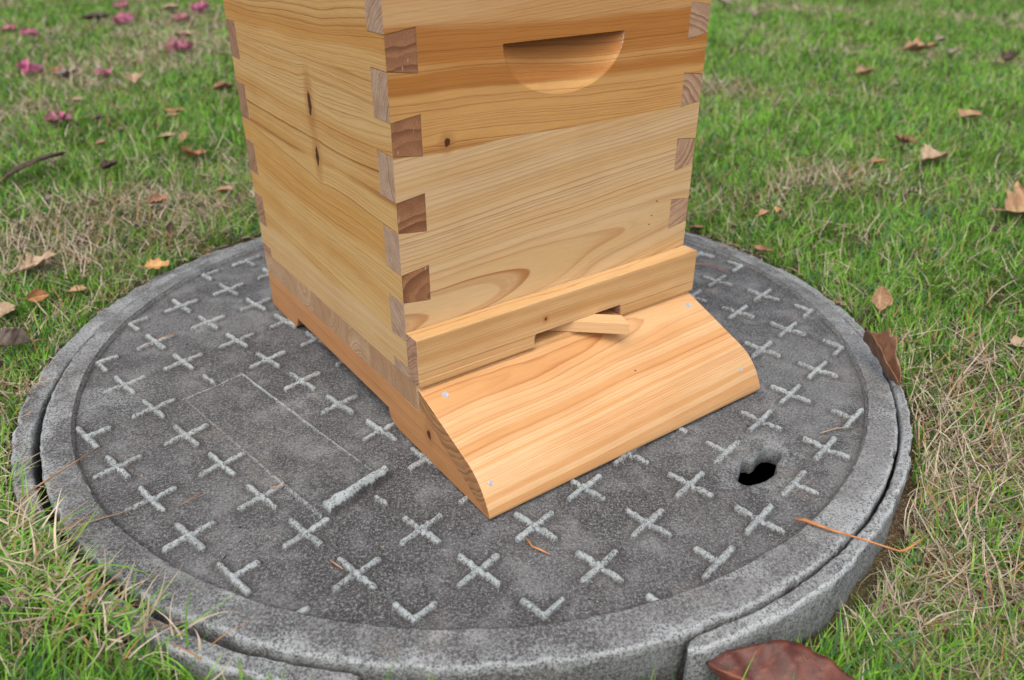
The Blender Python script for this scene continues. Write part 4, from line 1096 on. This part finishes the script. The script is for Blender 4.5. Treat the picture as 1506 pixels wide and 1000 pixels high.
# feather on the left
def feather():
    o = tag(empty('feather', (-0.983, 0.747, float(ground_z(-0.983, 0.747)) + 0.034), math.atan2(0.138, 0.052)), 'long dark brown feather lying in grass at the left edge', 'feather')
    o.rotation_euler = (0, -0.06, math.atan2(0.138, 0.052))
    nu, nv = 60, 9
    u = np.linspace(0, 1, nu)[:, None] + np.zeros((1, nv)); v = np.linspace(-1, 1, nv)[None, :] + np.zeros((nu, 1))
    w = 0.010 * np.sin(np.pi * np.clip(u * 0.93 + 0.05, 0, 1)) ** 0.5 * (1 + 0.25 * (vnoise(u * 30, v * 2, 5) - .5))
    V = np.stack([(u - 0.5) * 0.165 + 0.008 * np.abs(v), v * w, 0.006 * np.abs(v) - 0.008 * (2 * u - 1) ** 2], -1).reshape(-1, 3)
    idx = np.arange(nu * nv).reshape(nu, nv)
    F = np.stack([idx[:-1, :-1], idx[1:, :-1], idx[1:, 1:], idx[:-1, 1:]], -1).reshape(-1, 4)
    me = np_mesh('vane', V, None, F); smooth(me); attr(me, 'vein', np.zeros(len(V))); me.materials.append(LM['dark'])
    vn = link('vane', me, o); md = vn.modifiers.new('thickness', 'SOLIDIFY'); md.thickness = 0.0006
    tube('quill', [(-0.115, 0, -0.010), (-0.08, 0, -0.006), (0, 0, 0.0012), (0.075, 0, -0.005)], [0.0016, 0.0016, 0.0011, 0.0004], LM['brown'], o)
feather()

# twigs and straws lying on the cover
M_twig = leaf_material('orange_straw', (0.50, 0.24, 0.09), (0.36, 0.15, 0.055), (0.5, 0.3, 0.12), 0.5)
def twig(label, pts, rad, mat, name='twig', cat='twig'):
    o = tube(name, pts, rad, mat)
    return tag(o, label, cat)
twig('thin orange brown bent straw lying across the right front of the manhole rim', [(0.320, -0.390, 0.003), (0.328, -0.396, 0.0075), (0.350, -0.411, 0.0075), (0.375, -0.426, 0.0085), (0.402, -0.441, 0.008), (0.408, -0.440, 0.009), (0.430, -0.428, 0.010)],
     [0.0010, 0.0021, 0.0014, 0.0011, 0.0010, 0.0014, 0.0007], M_twig, 'straw', 'straw')
twig('short bent brown twig on the cover in front of the landing board', [(0.052, -0.405, 0.0), (0.058, -0.418, 0.0005), (0.066, -0.423, 0.0008), (0.074, -0.428, 0.0)], [0.0009, 0.0011, 0.0010, 0.0005], M_twig)
twig('thin tan straw beside a cross at the front left of the cover', [(-0.133, -0.431, 0.0012), (-0.119, -0.443, 0.0014)], [0.0008, 0.0006], LM['tan'], 'straw', 'straw')
twig('thin pale straw on the cover at the right, above the hole', [(0.402, -0.243, 0.0008), (0.424, -0.236, 0.0022), (0.444, -0.233, 0.001)], [0.0007, 0.0008, 0.0005], LM['pale'], 'straw', 'straw')
twig('thin brown twig on the cover next to the right end of the entrance bar', [(0.335, 0.242, 0.0015), (0.395, 0.238, 0.003), (0.414, 0.204, 0.0015)], [0.0010, 0.0012, 0.0008], LM['brown'])
twig('short straw across a cross left of the raised ridge', [(-0.213, -0.327, 0.0035), (-0.195, -0.324, 0.0038)], [0.0007, 0.0006], LM['tan'], 'straw', 'straw')
twig('thin brown straw on a cross at the left front of the cover', [(-0.300, -0.352, 0.002), (-0.281, -0.334, 0.0035)], [0.0006, 0.0007], LM['brown'], 'straw', 'straw')
twig('dark thin twig on a cross at the left rear of the cover', [(-0.452, 0.006, 0.002), (-0.426, 0.012, 0.004)], [0.0008, 0.0006], LM['brown'])
twig('long pale curved straw lying over the left front rim', [(-0.46, -0.395, -0.004), (-0.425, -0.405, 0.012), (-0.385, -0.385, 0.008), (-0.345, -0.355, 0.0015)], [0.0011, 0.0010, 0.0009, 0.0005], LM['pale'], 'straw', 'straw')
twig('long tan straw arching up over the left rim onto the cover', [(-0.475, -0.36, -0.004), (-0.45, -0.34, 0.016), (-0.43, -0.29, 0.012), (-0.425, -0.25, 0.001)], [0.0011, 0.0010, 0.0009, 0.0005], LM['tan'], 'straw', 'straw')
